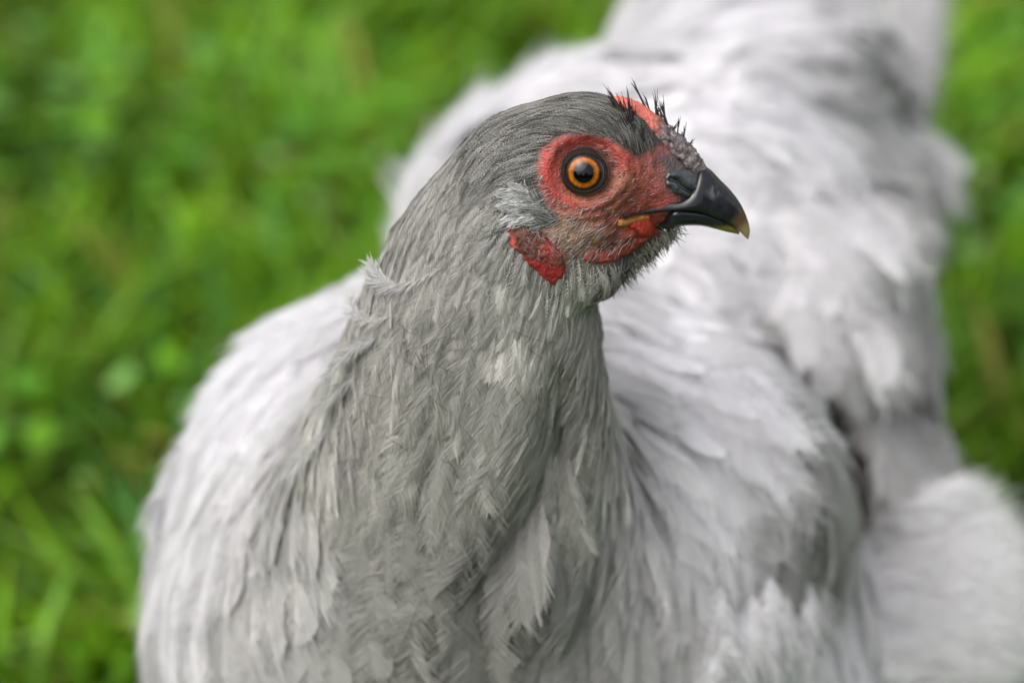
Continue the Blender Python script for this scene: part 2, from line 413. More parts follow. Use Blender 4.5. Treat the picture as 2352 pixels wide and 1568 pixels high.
def surface_net(f, xs, ys, zs, newton=True):
    X, Y, Z = np.meshgrid(xs, ys, zs, indexing='ij')
    G = np.stack([X, Y, Z], -1)
    V = np.concatenate([f(G[i:i + 16]) for i in range(0, len(xs), 16)], 0)
    ins = V < 0
    nx, ny, nz = V.shape
    cs = np.zeros((nx - 1, ny - 1, nz - 1), np.int8)
    for a in (0, 1):
        for b in (0, 1):
            for c in (0, 1):
                cs += ins[a:nx - 1 + a, b:ny - 1 + b, c:nz - 1 + c]
    act = np.argwhere((cs > 0) & (cs < 8))
    cid = -np.ones(cs.shape, np.int64); cid[tuple(act.T)] = np.arange(len(act))
    acc = np.zeros((len(act), 3)); cnt = np.zeros(len(act))
    for ax in range(3):
        o1, o2 = [k for k in range(3) if k != ax]
        for a in (0, 1):
            for b in (0, 1):
                i0 = act.copy(); i0[:, o1] += a; i0[:, o2] += b
                i1 = i0.copy(); i1[:, ax] += 1
                v0, v1 = V[tuple(i0.T)], V[tuple(i1.T)]
                mk = (v0 < 0) != (v1 < 0)
                tt = np.where(mk, v0 / np.where(mk, v0 - v1, 1), 0)
                pt = G[tuple(i0.T)] * (1 - tt)[:, None] + G[tuple(i1.T)] * tt[:, None]
                acc += pt * mk[:, None]; cnt += mk
    vert = acc / cnt[:, None]
    quads = []
    for ax in range(3):
        o1, o2 = [(1, 2), (2, 0), (0, 1)][ax]
        sl0 = [slice(None)] * 3; sl1 = [slice(None)] * 3
        sl0[ax] = slice(0, -1); sl1[ax] = slice(1, None)
        a, b = ins[tuple(sl0)], ins[tuple(sl1)]
        e = np.argwhere(a != b)
        ok = (e[:, o1] > 0) & (e[:, o2] > 0) & (e[:, o1] < V.shape[o1] - 1) & (e[:, o2] < V.shape[o2] - 1)
        e = e[ok]
        fl = a[tuple(e.T)]
        def cell(d1, d2):
            q = e.copy(); q[:, o1] += d1; q[:, o2] += d2
            return cid[tuple(q.T)]
        q = np.stack([cell(-1, -1), cell(0, -1), cell(0, 0), cell(-1, 0)], -1)
        q[~fl] = q[~fl][:, ::-1]
        quads.append(q)
    F = np.concatenate(quads)
    if newton:
        for _ in range(2):
            e = 1.5
            g = np.stack([f(vert + e * np.eye(3)[i]) - f(vert - e * np.eye(3)[i]) for i in range(3)], -1) / (2 * e)
            vert = vert - np.clip(f(vert) / np.maximum((g * g).sum(-1), .2), -8, 8)[:, None] * g
    return vert, F

def axis(a, b, coarse, f0, f1, fine):
    return np.unique(np.concatenate([np.arange(a, f0, coarse), np.arange(f0, f1, fine), np.arange(f1, b, coarse)]))
bv, bf = surface_net(sdf, axis(-1050, 1620, 32, -60, 440, 7.5), axis(-280, 3950, 42, -190, 160, 8.5), axis(-1900, 1250, 32, 120, 610, 7.5))
bn = grad(bv, detail=False)

def surf(u, v, y0=-320.0, it=70, inflate=0.0, detail=True):
    """first point of the body met along the picture direction u, v"""
    u = np.atleast_1d(np.asarray(u, float)); v = np.atleast_1d(np.asarray(v, float))
    y = np.full(u.shape, y0)
    for _ in range(it):
        y = y + 0.85 * np.clip(sdf(P(u, v, y), detail) - inflate, -30, 160)
    return P(u, v, y)

# ------------------------------------------------------------------ plumage table
# picture u, v | flow angle (deg, 0 = right, 90 = up) | length | width | albedo | lift | warm(0) .. lavender(1)
CT = np.array([
    # crown and back of head
    (1440, 300, 128, 40, 9, .085, .10, 0.0), (1380, 235, 165, 44, 10, .100, .10, 0.0), (1300, 230, 188, 46, 11, .115, .09, 0.0),
    (1300, 290, 165, 44, 11, .105, .09, 0.0), (1380, 300, 140, 42, 9, .080, .09, 0.0), (1220, 260, 205, 48, 12, .125, .09, 0.0),
    (1200, 330, 195, 46, 12, .125, .09, .1), (1130, 330, 222, 52, 14, .14, .09, .1), (1150, 420, 212, 54, 15, .155, .10, .1),
    (1210, 390, 190, 40, 11, .14, .10, .1), (1080, 420, 230, 60, 17, .145, .09, .1), (1480, 340, 100, 34, 8, .06, .16, 0.0),
    # cheek edge and throat
    (1140, 500, 235, 60, 18, .25, .16, .2), (1120, 580, 240, 66, 22, .27, .18, .2), (1180, 640, 258, 66, 24, .28, .20, .2),
    (1260, 680, 268, 60, 22, .28, .22, .2), (1340, 640, 285, 48, 14, .25, .22, .1), (1420, 610, 292, 64, 14, .19, .55, .1),
    (1490, 570, 300, 60, 12, .16, .60, .1), (1370, 690, 280, 62, 18, .26, .20, .1),
    # neck
    (1010, 520, 232, 84, 26, .22, .10, .1), (1060, 560, 238, 80, 26, .23, .12, .1), (930, 600, 228, 120, 34, .26, .14, .2),
    (1000, 700, 236, 120, 36, .24, .12, .1), (880, 700, 225, 150, 42, .27, .18, .2), (1100, 720, 248, 100, 32, .25, .14, .1), (1200, 750, 262, 92, 32, .29, .18, .2),
    (1300, 780, 272, 92, 30, .26, .18, .2), (1380, 800, 282, 96, 28, .28, .16, .2), (850, 850, 236, 170, 50, .26, .12, .1), (1000, 880, 246, 165, 50, .27, .15, .1),
    (1150, 900, 262, 155, 48, .28, .16, .2), (1290, 930, 276, 150, 46, .27, .18, .2), (1400, 950, 282, 150, 44, .31, .14, .3), (720, 1000, 232, 210, 56, .32, .12, .2),
    (880, 1050, 244, 200, 62, .30, .14, .2), (1050, 1080, 262, 200, 64, .29, .17, .2), (1200, 1100, 272, 190, 60, .28, .20, .2), (1350, 1120, 284, 190, 58, .33, .16, .3),
    # breast
    (700, 1200, 240, 220, 120, .54, .16, .5), (900, 1250, 250, 220, 105, .37, .15, .2), (1100, 1280, 266, 220, 100, .34, .18, .2), (1300, 1300, 280, 230, 80, .37, .17, .4),
    (500, 1150, 246, 220, 140, .66, .16, .9), (420, 1300, 252, 220, 150, .66, .22, .9), (600, 1400, 254, 220, 150, .52, .17, .5), (850, 1450, 262, 220, 140, .42, .17, .3),
    (1100, 1480, 270, 220, 120, .37, .15, .3), (1350, 1450, 280, 220, 115, .38, .15, .5), (400, 1500, 262, 215, 150, .58, .24, .8), (1500, 1400, 292, 240, 90, .50, .14, .7),
    (1500, 1200, 296, 230, 90, .58, .12, .8),
    # left shoulder
    (680, 800, 226, 240, 110, .72, .06, 1), (600, 900, 236, 230, 110, .70, .06, 1), (740, 710, 220, 240, 110, .74, .06, 1), (500, 1000, 246, 220, 110, .66, .09, .9), (570, 1050, 236, 220, 100, .62, .09, .8), (560, 830, 238, 220, 110, .70, .04, 1), (460, 960, 250, 200, 110, .66, .06, 1),
    # wing on the right; grey shading of its right half is painted into albedo
    (1470, 800, 345, 240, 110, .78, .07, 1), (1480, 950, 332, 240, 110, .76, .09, 1), (1600, 850, 330, 250, 120, .76, .10, 1), (1650, 1000, 312, 250, 120, .72, .13, 1),
    (1750, 850, 318, 260, 110, .70, .12, 1), (1550, 1100, 312, 240, 110, .72, .12, 1), (1780, 1000, 298, 260, 100, .45, .13, .8), (1720, 1180, 286, 250, 110, .43, .13, .8),
    (1880, 1020, 298, 280, 80, .42, .08, .7), (1860, 1200, 275, 260, 100, .34, .12, .6), (1650, 1280, 282, 230, 110, .52, .15, .8), (1560, 1250, 292, 220, 100, .64, .16, .9),
    # back and saddle
    (955, 430, 62, 240, 150, .72, .04, 1), (1150, 200, 42, 240, 150, .73, .05, 1), (1400, 70, 28, 250, 150, .72, .08, 1), (1600, 40, 15, 270, 150, .70, .12, 1),
    (1550, 300, -30, 190, 120, .74, .09, 1), (1750, 250, -40, 190, 120, .73, .09, 1), (1700, 450, -50, 190, 120, .74, .09, 1), (1500, 600, -30, 190, 120, .76, .08, 1),
    (1700, 650, -60, 190, 120, .74, .10, 1), (1850, 500, -60, 190, 120, .70, .10, .9), (1900, 700, -70, 200, 120, .68, .10, .9), (1820, 820, -72, 210, 110, .70, .12, .9),
    (2000, 850, -78, 210, 110, .56, .08, .8), (2080, 600, -76, 210, 110, .52, .07, .8), (2000, 350, -60, 200, 110, .58, .09, .9), (1950, 150, 60, 220, 110, .60, .12, .9),
    (2000, 1050, -82, 210, 100, .48, .08, .7), (1470, 690, -15, 220, 120, .77, .08, 1), (2090, 850, -82, 210, 110, .46, .06, .7),
    # thigh fluff and side
    (2050, 1250, -50, 230, 90, .82, .30, 1), (2200, 1300, -25, 230, 90, .85, .40, 1), (2100, 1500, -40, 230, 90, .84, .34, 1), (1900, 1400, -62, 230, 90, .76, .25, 1),
    (1750, 1450, 262, 240, 80, .84, .22, 1), (1650, 1500, 250, 240, 80, .78, .20, .9), (1780, 1300, 282, 200, 100, .36, .10, .5), (1890, 1270, 276, 200, 90, .36, .10, .5), (1680, 1360, 280, 200, 100, .44, .12, .6),  # low albedo points paint a shaded crease along the wing's bottom edge
])
cpt = surf(CT[:, 0], CT[:, 1], inflate=np.where((CT[:, 3] > 185) & (CT[:, 5] > .40), 3.0, 28.0))
_a = np.radians(CT[:, 2])
CVAL = np.concatenate([np.cos(_a)[:, None], np.sin(_a)[:, None], np.log(CT[:, 3:6]), CT[:, 6:]], 1)
def plum(p):
    """flow x, z, length, width, albedo, lift, lavender at points"""
    out = np.empty((len(p), 7))
    for i in range(0, len(p), 4000):
        q = p[i:i + 4000]
        d2 = ((q[:, None, :] - cpt[None]) ** 2).sum(-1)
        w_ = 1 / (d2 + 900.0) ** 1.8
        out[i:i + 4000] = (w_ @ CVAL) / w_.sum(1, keepdims=True)
    out[:, 2:5] = np.exp(out[:, 2:5])
    return out
def tint(alb, lav):
    alb = alb * (1 + .07 * np.clip((alb - .45) / .2, 0, 1))
    warm = np.array([1.05, 1.025, 0.94]); lv = np.array([1.0, 0.985, 1.02])
    return alb[:, None] * (warm[None] * (1 - lav[:, None]) + lv[None] * lav[:, None])

# bare face: polygon in the picture, plus mirror on the far side through the head frame
FACE = np.array([(1232, 390), (1243, 350), (1285, 322), (1340, 316), (1395, 330), (1432, 352), (1462, 366), (1490, 352), (1512, 340), (1580, 330), (1640, 380), (1640, 450), (1620, 470), (1560, 540),
                 (1500, 545), (1470, 556), (1400, 606), (1345, 604), (1318, 590), (1295, 612), (1255, 600), (1180, 560), (1165, 515), (1240, 505), (1258, 480), (1240, 440)], float)
def poly_dist(pts, poly):
    """signed distance, negative inside"""
    x, y = pts[:, 0], pts[:, 1]
    ins = np.zeros(len(pts), bool); dm = np.full(len(pts), 1e9)
    for i in range(len(poly)):
        (x0, y0), (x1, y1) = poly[i - 1], poly[i]
        cond = (y0 > y) != (y1 > y)
        xi = (x1 - x0) * (y - y0) / ((y1 - y0) if y1 != y0 else 1e-9) + x0
        ins ^= cond & (x < xi)
        ex, ey = x1 - x0, y1 - y0
        t_ = np.clip(((x - x0) * ex + (y - y0) * ey) / (ex * ex + ey * ey), 0, 1)
        dm = np.minimum(dm, np.hypot(x - x0 - t_ * ex, y - y0 - t_ * ey))
    return np.where(ins, -dm, dm)
def face_uv(p):
    """picture coordinates of a head point, the far side folded onto the near side"""
    h = to_head(p)
    hy = -np.abs(h[:, 1])
    v = HV - (h[:, 2] * cP + hy * sP)
    return np.stack([h[:, 0] + HU, v], -1), h
def face_d(p):
    uv, h = face_uv(p)
    d = poly_dist(uv, FACE)
    far = (p[:, 1] > 420) | (np.abs(h[:, 1]) > 260)
    return np.where(far, 500.0, d), uv
def blob(uv, u, v, a, b, rot=0):
    c, s_ = math.cos(math.radians(rot)), math.sin(math.radians(rot))
    dx, dy = uv[:, 0] - u, uv[:, 1] - v
    x, y = dx * c - dy * s_, dx * s_ + dy * c
    return np.exp(-((x / a) ** 2 + (y / b) ** 2))[:, None]
def face_color(uv, p):
    base = np.array([.34, .080, .064])
    c = np.repeat(base[None], len(uv), 0)
    def mix(c, col, m): return c * (1 - m) + np.array(col) * m
    n1 = vnoise(p, 26, 5)[:, None]; n2 = vnoise(p, 10, 6)[:, None]
    c = mix(c, (.30, .19, .13), np.clip(1.0 * blob(uv, 1285, 535, 60, 48) + .75 * blob(uv, 1340, 555, 70, 34, 10), 0, .95))   # brownish cheek
    c = mix(c, (.36, .17, .11), .65 * blob(uv, 1420, 425, 60, 28, 20))       # pale lore
    c = mix(c, (.33, .13, .05), .75 * blob(uv, 1335, 455, 42, 12))            # ochre lower lid
    c = mix(c, (.34, .13, .10), .5 * blob(uv, 1400, 490, 70, 26, 20))
    c = mix(c, (.46, .045, .038), .7 * blob(uv, 1255, 400, 18, 60) + .6 * blob(uv, 1345, 333, 70, 12) + .6 * blob(uv, 1300, 468, 45, 9, -25))
    c = mix(c, (.52, .06, .045), .5 * blob(uv, 1430, 378, 40, 14, -35))
    c = mix(c, (.20, .09, .08), .55 * blob(uv, 1500, 385, 36, 26, -30))       # grey towards the nostril
    c = mix(c, (.10, .095, .10), .9 * np.clip(1.6 * blob(uv, 1555, 385, 48, 24, -35) + blob(uv, 1590, 420, 40, 40), 0, 1))
    c = mix(c, (.055, .058, .065), np.clip(1.5 * blob(uv, 1575, 428, 52, 28, -12), 0, 1))
    er = np.hypot((uv[:, 0] - 1345) / 1.06, uv[:, 1] - 396)[:, None]
    c = mix(c, (.085, .045, .035), .85 * np.exp(-((er - 53) / 6.0) ** 2))
    c = mix(c, (.47, .06, .035), .8 * blob(uv, 1465, 520, 36, 22, 10))
    return np.clip(c * (1 + .28 * n1 + .22 * n2), .01, .9)
at_b = plum(bv)
fd, fuv = face_d(bv)
bcol = tint(at_b[:, 4] * 0.72, at_b[:, 6])
msk = (1 / (1 + np.exp(np.clip(fd / 3.0, -30, 30))))[:, None]
gk = np.clip((85 - gap_d(bv)) / 30, 0, 1)[:, None]; bcol = bcol * (1 - gk) + np.array([.19, .18, .175]) * gk  # shadow of the slot behind the wing painted as dark grey
bcol = bcol * (1 - msk) + face_color(fuv, bv) * msk

# ------------------------------------------------------------------ hen
gz = Vector(world(np.array([330.0, 2050.0, -350.0])))
hen = bpy.data.objects.new('hen', None); COL.objects.link(hen)
hen.location = (gz.x, gz.y, 0.0); hen.empty_display_size = 0.05
set_props(hen, 'pale lavender grey hen with red face, standing on the lawn, head in profile', 'hen')
bpy.context.view_layer.update()
mesh_obj('body', bv, bf, M_skin, hen, col=bcol)
body = hen            # parts hang directly on the hen

CP_ = [(1422, 240, 15, 12, 22), (1445, 250, 21, 18, 29), (1468, 266, 24, 22, 32), (1495, 288, 25, 24, 33), (1525, 313, 25, 25, 32), (1555, 339, 25, 25, 31), (1583, 365, 22, 22, 28), (1605, 388, 15, 15, 26)]
def comb_base(p):
    h = to_head(p); d = None
    for (u, v, a_, b_, w_) in CP_:
        e = ell(h, np.array([u - HU, 0, (HV - v) / cP]), (a_ * 1.25, w_, b_), -38)
        d = e if d is None else smin(d, e, 14)
    return d

# feather roots: dart throwing over the surface with local spacing
def roots():
    tri = np.concatenate([bf[:, [0, 1, 2]], bf[:, [0, 2, 3]]])
    a, b, c = bv[tri[:, 0]], bv[tri[:, 1]], bv[tri[:, 2]]
    ar = 0.5 * np.linalg.norm(np.cross(b - a, c - a), axis=1)
    sp = (np.sqrt(at_b[:, 2] * at_b[:, 3]) * 0.30)[tri].mean(1)
    wgt = ar / sp ** 2
    n = int(min(wgt.sum() * 3.2, 90000))
    k = rng.choice(len(tri), n, p=wgt / wgt.sum())
    r1, r2 = rng.random(n), rng.random(n); fl = r1 + r2 > 1; r1[fl] = 1 - r1[fl]; r2[fl] = 1 - r2[fl]
    p = a[k] + (b - a)[k] * r1[:, None] + (c - a)[k] * r2[:, None]
    s_ = sp[k]
    acc = []; grid = {}; H = 60.0
    pl = p.tolist(); sl = s_.tolist()
    for i, (x, y, z) in enumerate(pl):
        r = sl[i]; gx, gy, gz_ = int(x // H), int(y // H), int(z // H); ok = True
        for ix in (gx - 1, gx, gx + 1):
            for iy in (gy - 1, gy, gy + 1):
                for iz in (gz_ - 1, gz_, gz_ + 1):
                    for (X, Y, Z) in grid.get((ix, iy, iz), ()):
                        if (x - X) ** 2 + (y - Y) ** 2 + (z - Z) ** 2 < r * r: ok = False; break
                    if not ok: break
                if not ok: break
            if not ok: break
        if ok:
            acc.append(i); grid.setdefault((gx, gy, gz_), []).append((x, y, z))
    return p[acc]
rp = roots()
fdr, _ = face_d(rp)
_fu, _h = face_uv(rp)
on_bill = (_fu[:, 0] > 1498) & (_fu[:, 1] < 500) & (rp[:, 1] < 300) & (_h[:, 2] > -90)
rp = rp[(fdr > 1.0) & ~on_bill & (comb_base(rp) > 7) & (gap_d(rp) > 58)]
rn = grad(rp, detail=False)
ra = plum(rp)
nR = len(rp)
fl = np.stack([ra[:, 0], np.zeros(nR), ra[:, 1]], -1)
fl = nrm(fl) + (0.11 + .16 * np.clip((rp[:, 1:2] - 1300) / 600, 0, 1)) * rng.standard_normal((nR, 3))
rt = nrm(fl - rn * (fl * rn).sum(1, keepdims=True))
gu_, gv_ = uv_of(GAP); GUV = np.stack([gu_, gv_], -1)
def guv_d(p):
    u_, v_ = uv_of(p); q = np.stack([u_, v_], -1); d_ = np.full(len(q), 1e9)
    for a_, b_ in zip(GUV[:-1], GUV[1:]):
        e_ = b_ - a_; t_ = np.clip(((q - a_) @ e_) / (e_ @ e_), 0, 1); d_ = np.minimum(d_, np.linalg.norm(q - a_ - t_[:, None] * e_, axis=1) * np.where(v_ < 850, 1.6, 1.0))
    return np.where((p[:, 1] > 1950) | (p[:, 1] < 700), 1e9, d_)
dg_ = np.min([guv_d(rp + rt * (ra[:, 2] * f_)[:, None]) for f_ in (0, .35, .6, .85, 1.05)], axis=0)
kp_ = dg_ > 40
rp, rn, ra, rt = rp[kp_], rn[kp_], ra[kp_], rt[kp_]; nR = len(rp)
rs = np.cross(rt, rn)
Lr = ra[:, 2] * (0.8 + 0.4 * rng.random(nR)); Wr = ra[:, 3] * (0.85 + 0.3 * rng.random(nR))
lift = ra[:, 5] * np.where(ra[:, 3] < 78, 0.62, 1.0) * (0.5 + 1.0 * rng.random(nR))
hd_ = np.clip((70 - ra[:, 2]) / 20, 0, 1); nkk = np.clip((78 - ra[:, 3]) / 20, 0, 1)
mot = 1 + (.05 + .19 * nkk) * vnoise(rp, 55, 8) + .16 * nkk * vnoise(rp, 150, 9) + (0.045 + .045 * nkk + .30 * hd_) * rng.standard_normal(nR)
mot = np.clip(mot, .4, 1.8)
nk = np.clip((78 - ra[:, 3]) / 20, 0, 1)
rc = np.clip(tint(ra[:, 4] * mot * (1 + .60 * nk - .06 * hd_), ra[:, 6]), .03, .86)
roll = np.where(ra[:, 3] < 78, .12, .12) * rng.standard_normal(nR)
rs2 = nrm(rs * np.cos(roll)[:, None] + rn * np.sin(roll)[:, None]); rn2 = np.cross(rs2, rt)
bend = 0.07 * rng.standard_normal(nR)
dropL = np.clip(np.where(rp[:, 1] > 1100, .80, .90) * sdf(rp + rt * Lr[:, None], False), -0.1 * Lr, .38 * Lr)

def spine(i, s):
    """point on the rachis of feathers i at s in 0..1; broadcast s (m,) -> (n,m,3)"""
    s = np.asarray(s)
    L = Lr[i][:, None, None]
    up = lift[i][:, None, None] * (s * (1.25 - 0.75 * s))[None, :, None] + 0.02
    drop = dropL[i][:, None, None] * (s ** 2)[None, :, None]
    return (rp[i][:, None, :] + rt[i][:, None, :] * L * s[None, :, None] + rn2[i][:, None, :] * (L * up - drop)
            + rs2[i][:, None, :] * L * bend[i][:, None, None] * (s ** 2)[None, :, None])
def prof(s):
    return np.clip(np.sin(np.pi * np.clip(s, 0, 1) ** 0.75 * 0.93 + 0.12), 0.02, 1) ** 0.8

def prof_round(s):
    return np.clip(np.sin(np.pi * np.clip(s, 0, 1) ** 1.35 * .9 + .12), 0.02, 1) ** 0.6
# vanes for everything but the tiny head feathers
def vanes(i, shrink, prof=prof, g0=.82):
    sv = np.array([0, .2, .42, .62, .8, .92, 1.0]); fu = np.array([-1, -.5, 0, .5, 1.0])
    n = len(i)
    C = spine(i, sv)
    wv = prof(sv); wv[-1] = 0.22 if g0 > .8 else .42
    W_ = Wr[i][:, None, None] * 0.5 * shrink * wv[None, :, None]
    jag = 1 + 0.16 * rng.standard_normal((n, 7, 5)) * (np.abs(fu) > .8)
    off = fu[None, None, :] * W_ * jag
    sweep = np.abs(fu)[None, None, :] * W_ * (0.35 + 0.1 * rng.standard_normal((n, 7, 1)))
    cup = -(fu[None, None, :] ** 2) * W_ * 0.22
    V = C[:, :, None, :] + rs2[i][:, None, None, :] * off[..., None] + rn2[i][:, None, None, :] * cup[..., None] + rt[i][:, None, None, :] * (sweep * (1 - sv[None, :, None]))[..., None]
    idx = np.arange(35).reshape(7, 5)
    q = np.stack([idx[:-1, :-1], idx[:-1, 1:], idx[1:, 1:], idx[1:, :-1]], -1).reshape(-1, 4)
    F = (np.arange(n) * 35)[:, None, None] + q[None]
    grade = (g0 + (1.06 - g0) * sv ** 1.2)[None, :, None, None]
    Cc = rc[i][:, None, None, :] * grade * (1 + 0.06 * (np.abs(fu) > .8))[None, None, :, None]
    Cc = np.broadcast_to(Cc, V.shape)
    fuB = np.broadcast_to(fu[None, None, :], (n, 7, 5))
    barb = (sv[None, :, None] * Lr[i][:, None, None] - 0.8 * np.abs(off)) / 4.0
    rnd = np.broadcast_to((rng.random(n) * 100)[:, None, None], (n, 7, 5))
    return V, F, np.clip(Cc, .01, .88), fuB, barb, rnd
def barbs(i, m, rad, over=1.06, k=4, fuzz=0.1, sweep=0.45, prof=prof):
    """m barbs a side on feathers i -> (n*2m+n, k, 3)"""
    n = len(i)
    s0 = np.linspace(0.10, 0.99, m)
    C = spine(i, s0)                                         # n,m,3
    tt = np.linspace(0, 1, k)
    out = []; cols = []
    for sg in (-1, 1):
        wl = Wr[i][:, None] * 0.5 * over * np.maximum(prof(s0), .3)[None] * (1 + fuzz * 1.6 * rng.standard_normal((n, m)))
        fw = (sweep + 0.9 * s0 ** 2)[None] + fuzz * rng.standard_normal((n, m))
        lf = fuzz * 0.9 * rng.standard_normal((n, m))
        a = wl[..., None, None] * tt[None, None, :, None]
        b = wl[..., None, None] * (fw[..., None] * (tt ** 1.3)[None, None])[..., None]
        c = wl[..., None, None] * (lf[..., None] * tt[None, None] - 0.22 * (tt ** 2)[None, None])[..., None] + 1.5
        out.append(C[:, :, None, :] + sg * rs2[i][:, None, None, :] * a + rt[i][:, None, None, :] * b + rn2[i][:, None, None, :] * c)
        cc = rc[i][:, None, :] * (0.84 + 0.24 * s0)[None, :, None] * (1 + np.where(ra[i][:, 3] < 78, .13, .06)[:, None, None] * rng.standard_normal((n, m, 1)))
        cols.append(cc)
    B = np.concatenate(out, 1).reshape(-1, k, 3); Cc = np.clip(np.concatenate(cols, 1).reshape(-1, 3), .02, .9)
    sp = spine(i, np.linspace(0, 1.0, k)); 
    B = np.concatenate([B, sp + rn2[i][:, None, :] * 2.0]); Cc = np.concatenate([Cc, np.clip(rc[i] * 1.05, 0, .9)])
    r = rad * np.array([1.0, .9, .75, .35])[:k]
    return B, np.broadcast_to(r, (len(B), k)), Cc

ruv_u, ruv_v = uv_of(rp)
facing = -(rn[:, 1])
isHead = Lr < 62
isNeck = (~isHead) & (Wr < 78)
isBody = ~isHead & ~isNeck
print('feathers', nR, isHead.sum(), isNeck.sum(), isBody.sum())

def add_vanes(name, sel, parent, shrink=0.88, **kw):
    V, F, C, fu, ba, rd = vanes(sel, shrink, **kw)
    o = mesh_obj(name, V.reshape(-1, 3), F.reshape(-1, 4), M_vane, parent, col=C.reshape(-1, 3), attrs={'fu': fu.ravel(), 'barb': ba.ravel(), 'rnd': rd.ravel()})
    o['kind'] = 'stuff'
    return o
def add_barbs(name, sel, m, rad, parent, **kw):
    B, r, C = barbs(sel, m, rad, **kw)
    o = curves_obj(name, B, r, C, M_barb, parent)
    o['kind'] = 'stuff'
    return o
I = np.arange(nR)
add_barbs('head_plumage', I[isHead], 7, 0.9, body, over=1.0, fuzz=0.18, sweep=0.9)
nv = add_vanes('neck_plumage', I[isNeck], body, 0.58)
add_barbs('neck_feather_barbs', I[isNeck], 44, 0.66, nv, over=1.2, fuzz=0.11, sweep=1.5)
# the feathers that show largest are objects of their own, the rest of the coat is one part
_tu, _tv = uv_of(rp + rt * (Lr * .6)[:, None])
show = isBody & (facing > .25) & (_tu > 0) & (_tu < 2352) & (_tv > 0) & (_tv < 1568)
gp = surf(_tu[show], _tv[show], inflate=20.0)
vis = np.zeros(nR, bool); vis[np.where(show)[0]] = np.abs(gp[:, 1] - rp[show][:, 1]) < 140
score = np.where(vis, Lr * Wr * facing / (1 + rp[:, 1] / DU) ** 2, 0)
single = np.argsort(-score)[:290]
V1, F1, C1, u1, b1, r1_ = vanes(single, .88, prof=prof_round, g0=.74)
for k in range(len(single)):
    mesh_obj('contour_feather', V1[k].reshape(-1, 3), F1[k] - k * 35, M_vane, body, col=C1[k].reshape(-1, 3), attrs={'fu': u1[k].ravel(), 'barb': b1[k].ravel(), 'rnd': r1_[k].ravel()})
rest = isBody.copy(); rest[single] = False
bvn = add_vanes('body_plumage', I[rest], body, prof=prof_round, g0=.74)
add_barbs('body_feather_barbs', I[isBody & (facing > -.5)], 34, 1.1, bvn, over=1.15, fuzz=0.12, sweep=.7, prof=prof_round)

# ------------------------------------------------------------------ head parts
def mirror_local(p):
    """the same point on the far side of the head"""
    h = to_head(p); hy = -h[..., 1]
    return np.stack([h[..., 0] + HU - 1176, hy * cP - h[..., 2] * sP, h[..., 2] * cP + hy * sP + 784 - HV], -1)
def both_sides(name, V, F, mat, col, parent, kids=None):
    a = mesh_obj(name, V, F, mat, parent, col=col)
    b = mesh_obj(name, mirror_local(V), np.asarray(F)[:, ::-1], mat, parent, col=col)
    return a, b
def grid_faces(a, b, wrap=False):
    idx = np.arange(a * b).reshape(a, b)
    if wrap: idx = np.concatenate([idx, idx[:, :1]], 1)
    return np.stack([idx[:-1, :-1], idx[:-1, 1:], idx[1:, 1:], idx[1:, :-1]], -1).reshape(-1, 4)

# eye
pe = surf(*EYE_UV, detail=False)[0]
ne = grad(pe[None], detail=False)[0]
view = nrm(np.array([(1176 - EYE_UV[0]) , -DU, -(784 - EYE_UV[1])], float))
ax = nrm(ne * 0.35 + view * 0.65)
ER = 59.0
ec = pe - ax * 36
def frame(a):
    r = nrm(np.array([1.0, 0, 0]) - a * a[0]); return r, nrm(np.cross(a, r)) * (1 if np.cross(a, r)[2] > 0 else -1)
def cap(axis_, R, a0, a1, rings, seg, colf):
    e1, e2 = frame(axis_)
    al = np.linspace(a0, a1, rings); th = np.linspace(0, 2 * np.pi, seg, endpoint=False)
    A, T = np.meshgrid(al, th, indexing='ij')
    V = ec + R * (np.cos(A)[..., None] * axis_ + np.sin(A)[..., None] * (np.cos(T)[..., None] * e1 + np.sin(T)[..., None] * e2))
    return V.reshape(-1, 3), grid_faces(rings, seg, True), colf(A.ravel(), T.ravel())
def sclera_col(A, T):
    c = np.repeat(np.array([[.16, .13, .11]]), len(A), 0)
    k = (np.clip((np.degrees(A) - 42) / 5, 0, 1) * np.clip(np.cos(T) * 1.5 - np.sin(T) * .8, .08, 1))[:, None]
    return np.array([.012, .011, .011]) * (1 - k) + c * k
iax = nrm(ax + 0.05 * np.array([-1, 0, 0.0]))
def iris_col(A, T):
    x = (np.degrees(A) - 21) / (39 - 21)
    x = x + .07 * vnoise(np.stack([np.cos(T) * 5, np.sin(T) * 5, 0 * T], -1), 1.0, 17) * np.sin(np.pi * np.clip(x, 0, 1))
    st = 1 + .40 * vnoise(np.stack([np.cos(T) * 14, np.sin(T) * 14, x * 1.5], -1), 1.0, 7)
    xs_ = [0, .10, .3, .55, .75, .88, 1.0]
    cs_ = np.array([[.012, .010, .004], [.10, .045, .004], [.26, .070, .005], [.46, .125, .007], [.28, .062, .004], [.05, .022, .008], [.012, .010, .010]])
    return np.stack([np.interp(x, xs_, cs_[:, i]) for i in range(3)], -1) * st[:, None]
V, F, C = cap(ax, ER, 0.02, 1.75, 30, 64, sclera_col)
eyes = both_sides('eye', V, F, M_eye, C, body)
V, F, C = cap(iax, ER + 0.5, math.radians(20), math.radians(40), 22, 96, iris_col)
for e_, VV, FF in zip(eyes, (V, mirror_local(V)), (F, F[:, ::-1])): mesh_obj('iris', VV, FF, M_eye, e_, col=C)
V, F, C = cap(iax, ER + 0.9, 0.001, math.radians(22.3), 14, 64, lambda A, T: np.repeat(np.array([[.002, .002, .003]]), len(A), 0))
for e_, VV, FF in zip(eyes, (V, mirror_local(V)), (F, F[:, ::-1])): mesh_obj('pupil', VV, FF, M_eye, e_, col=C)
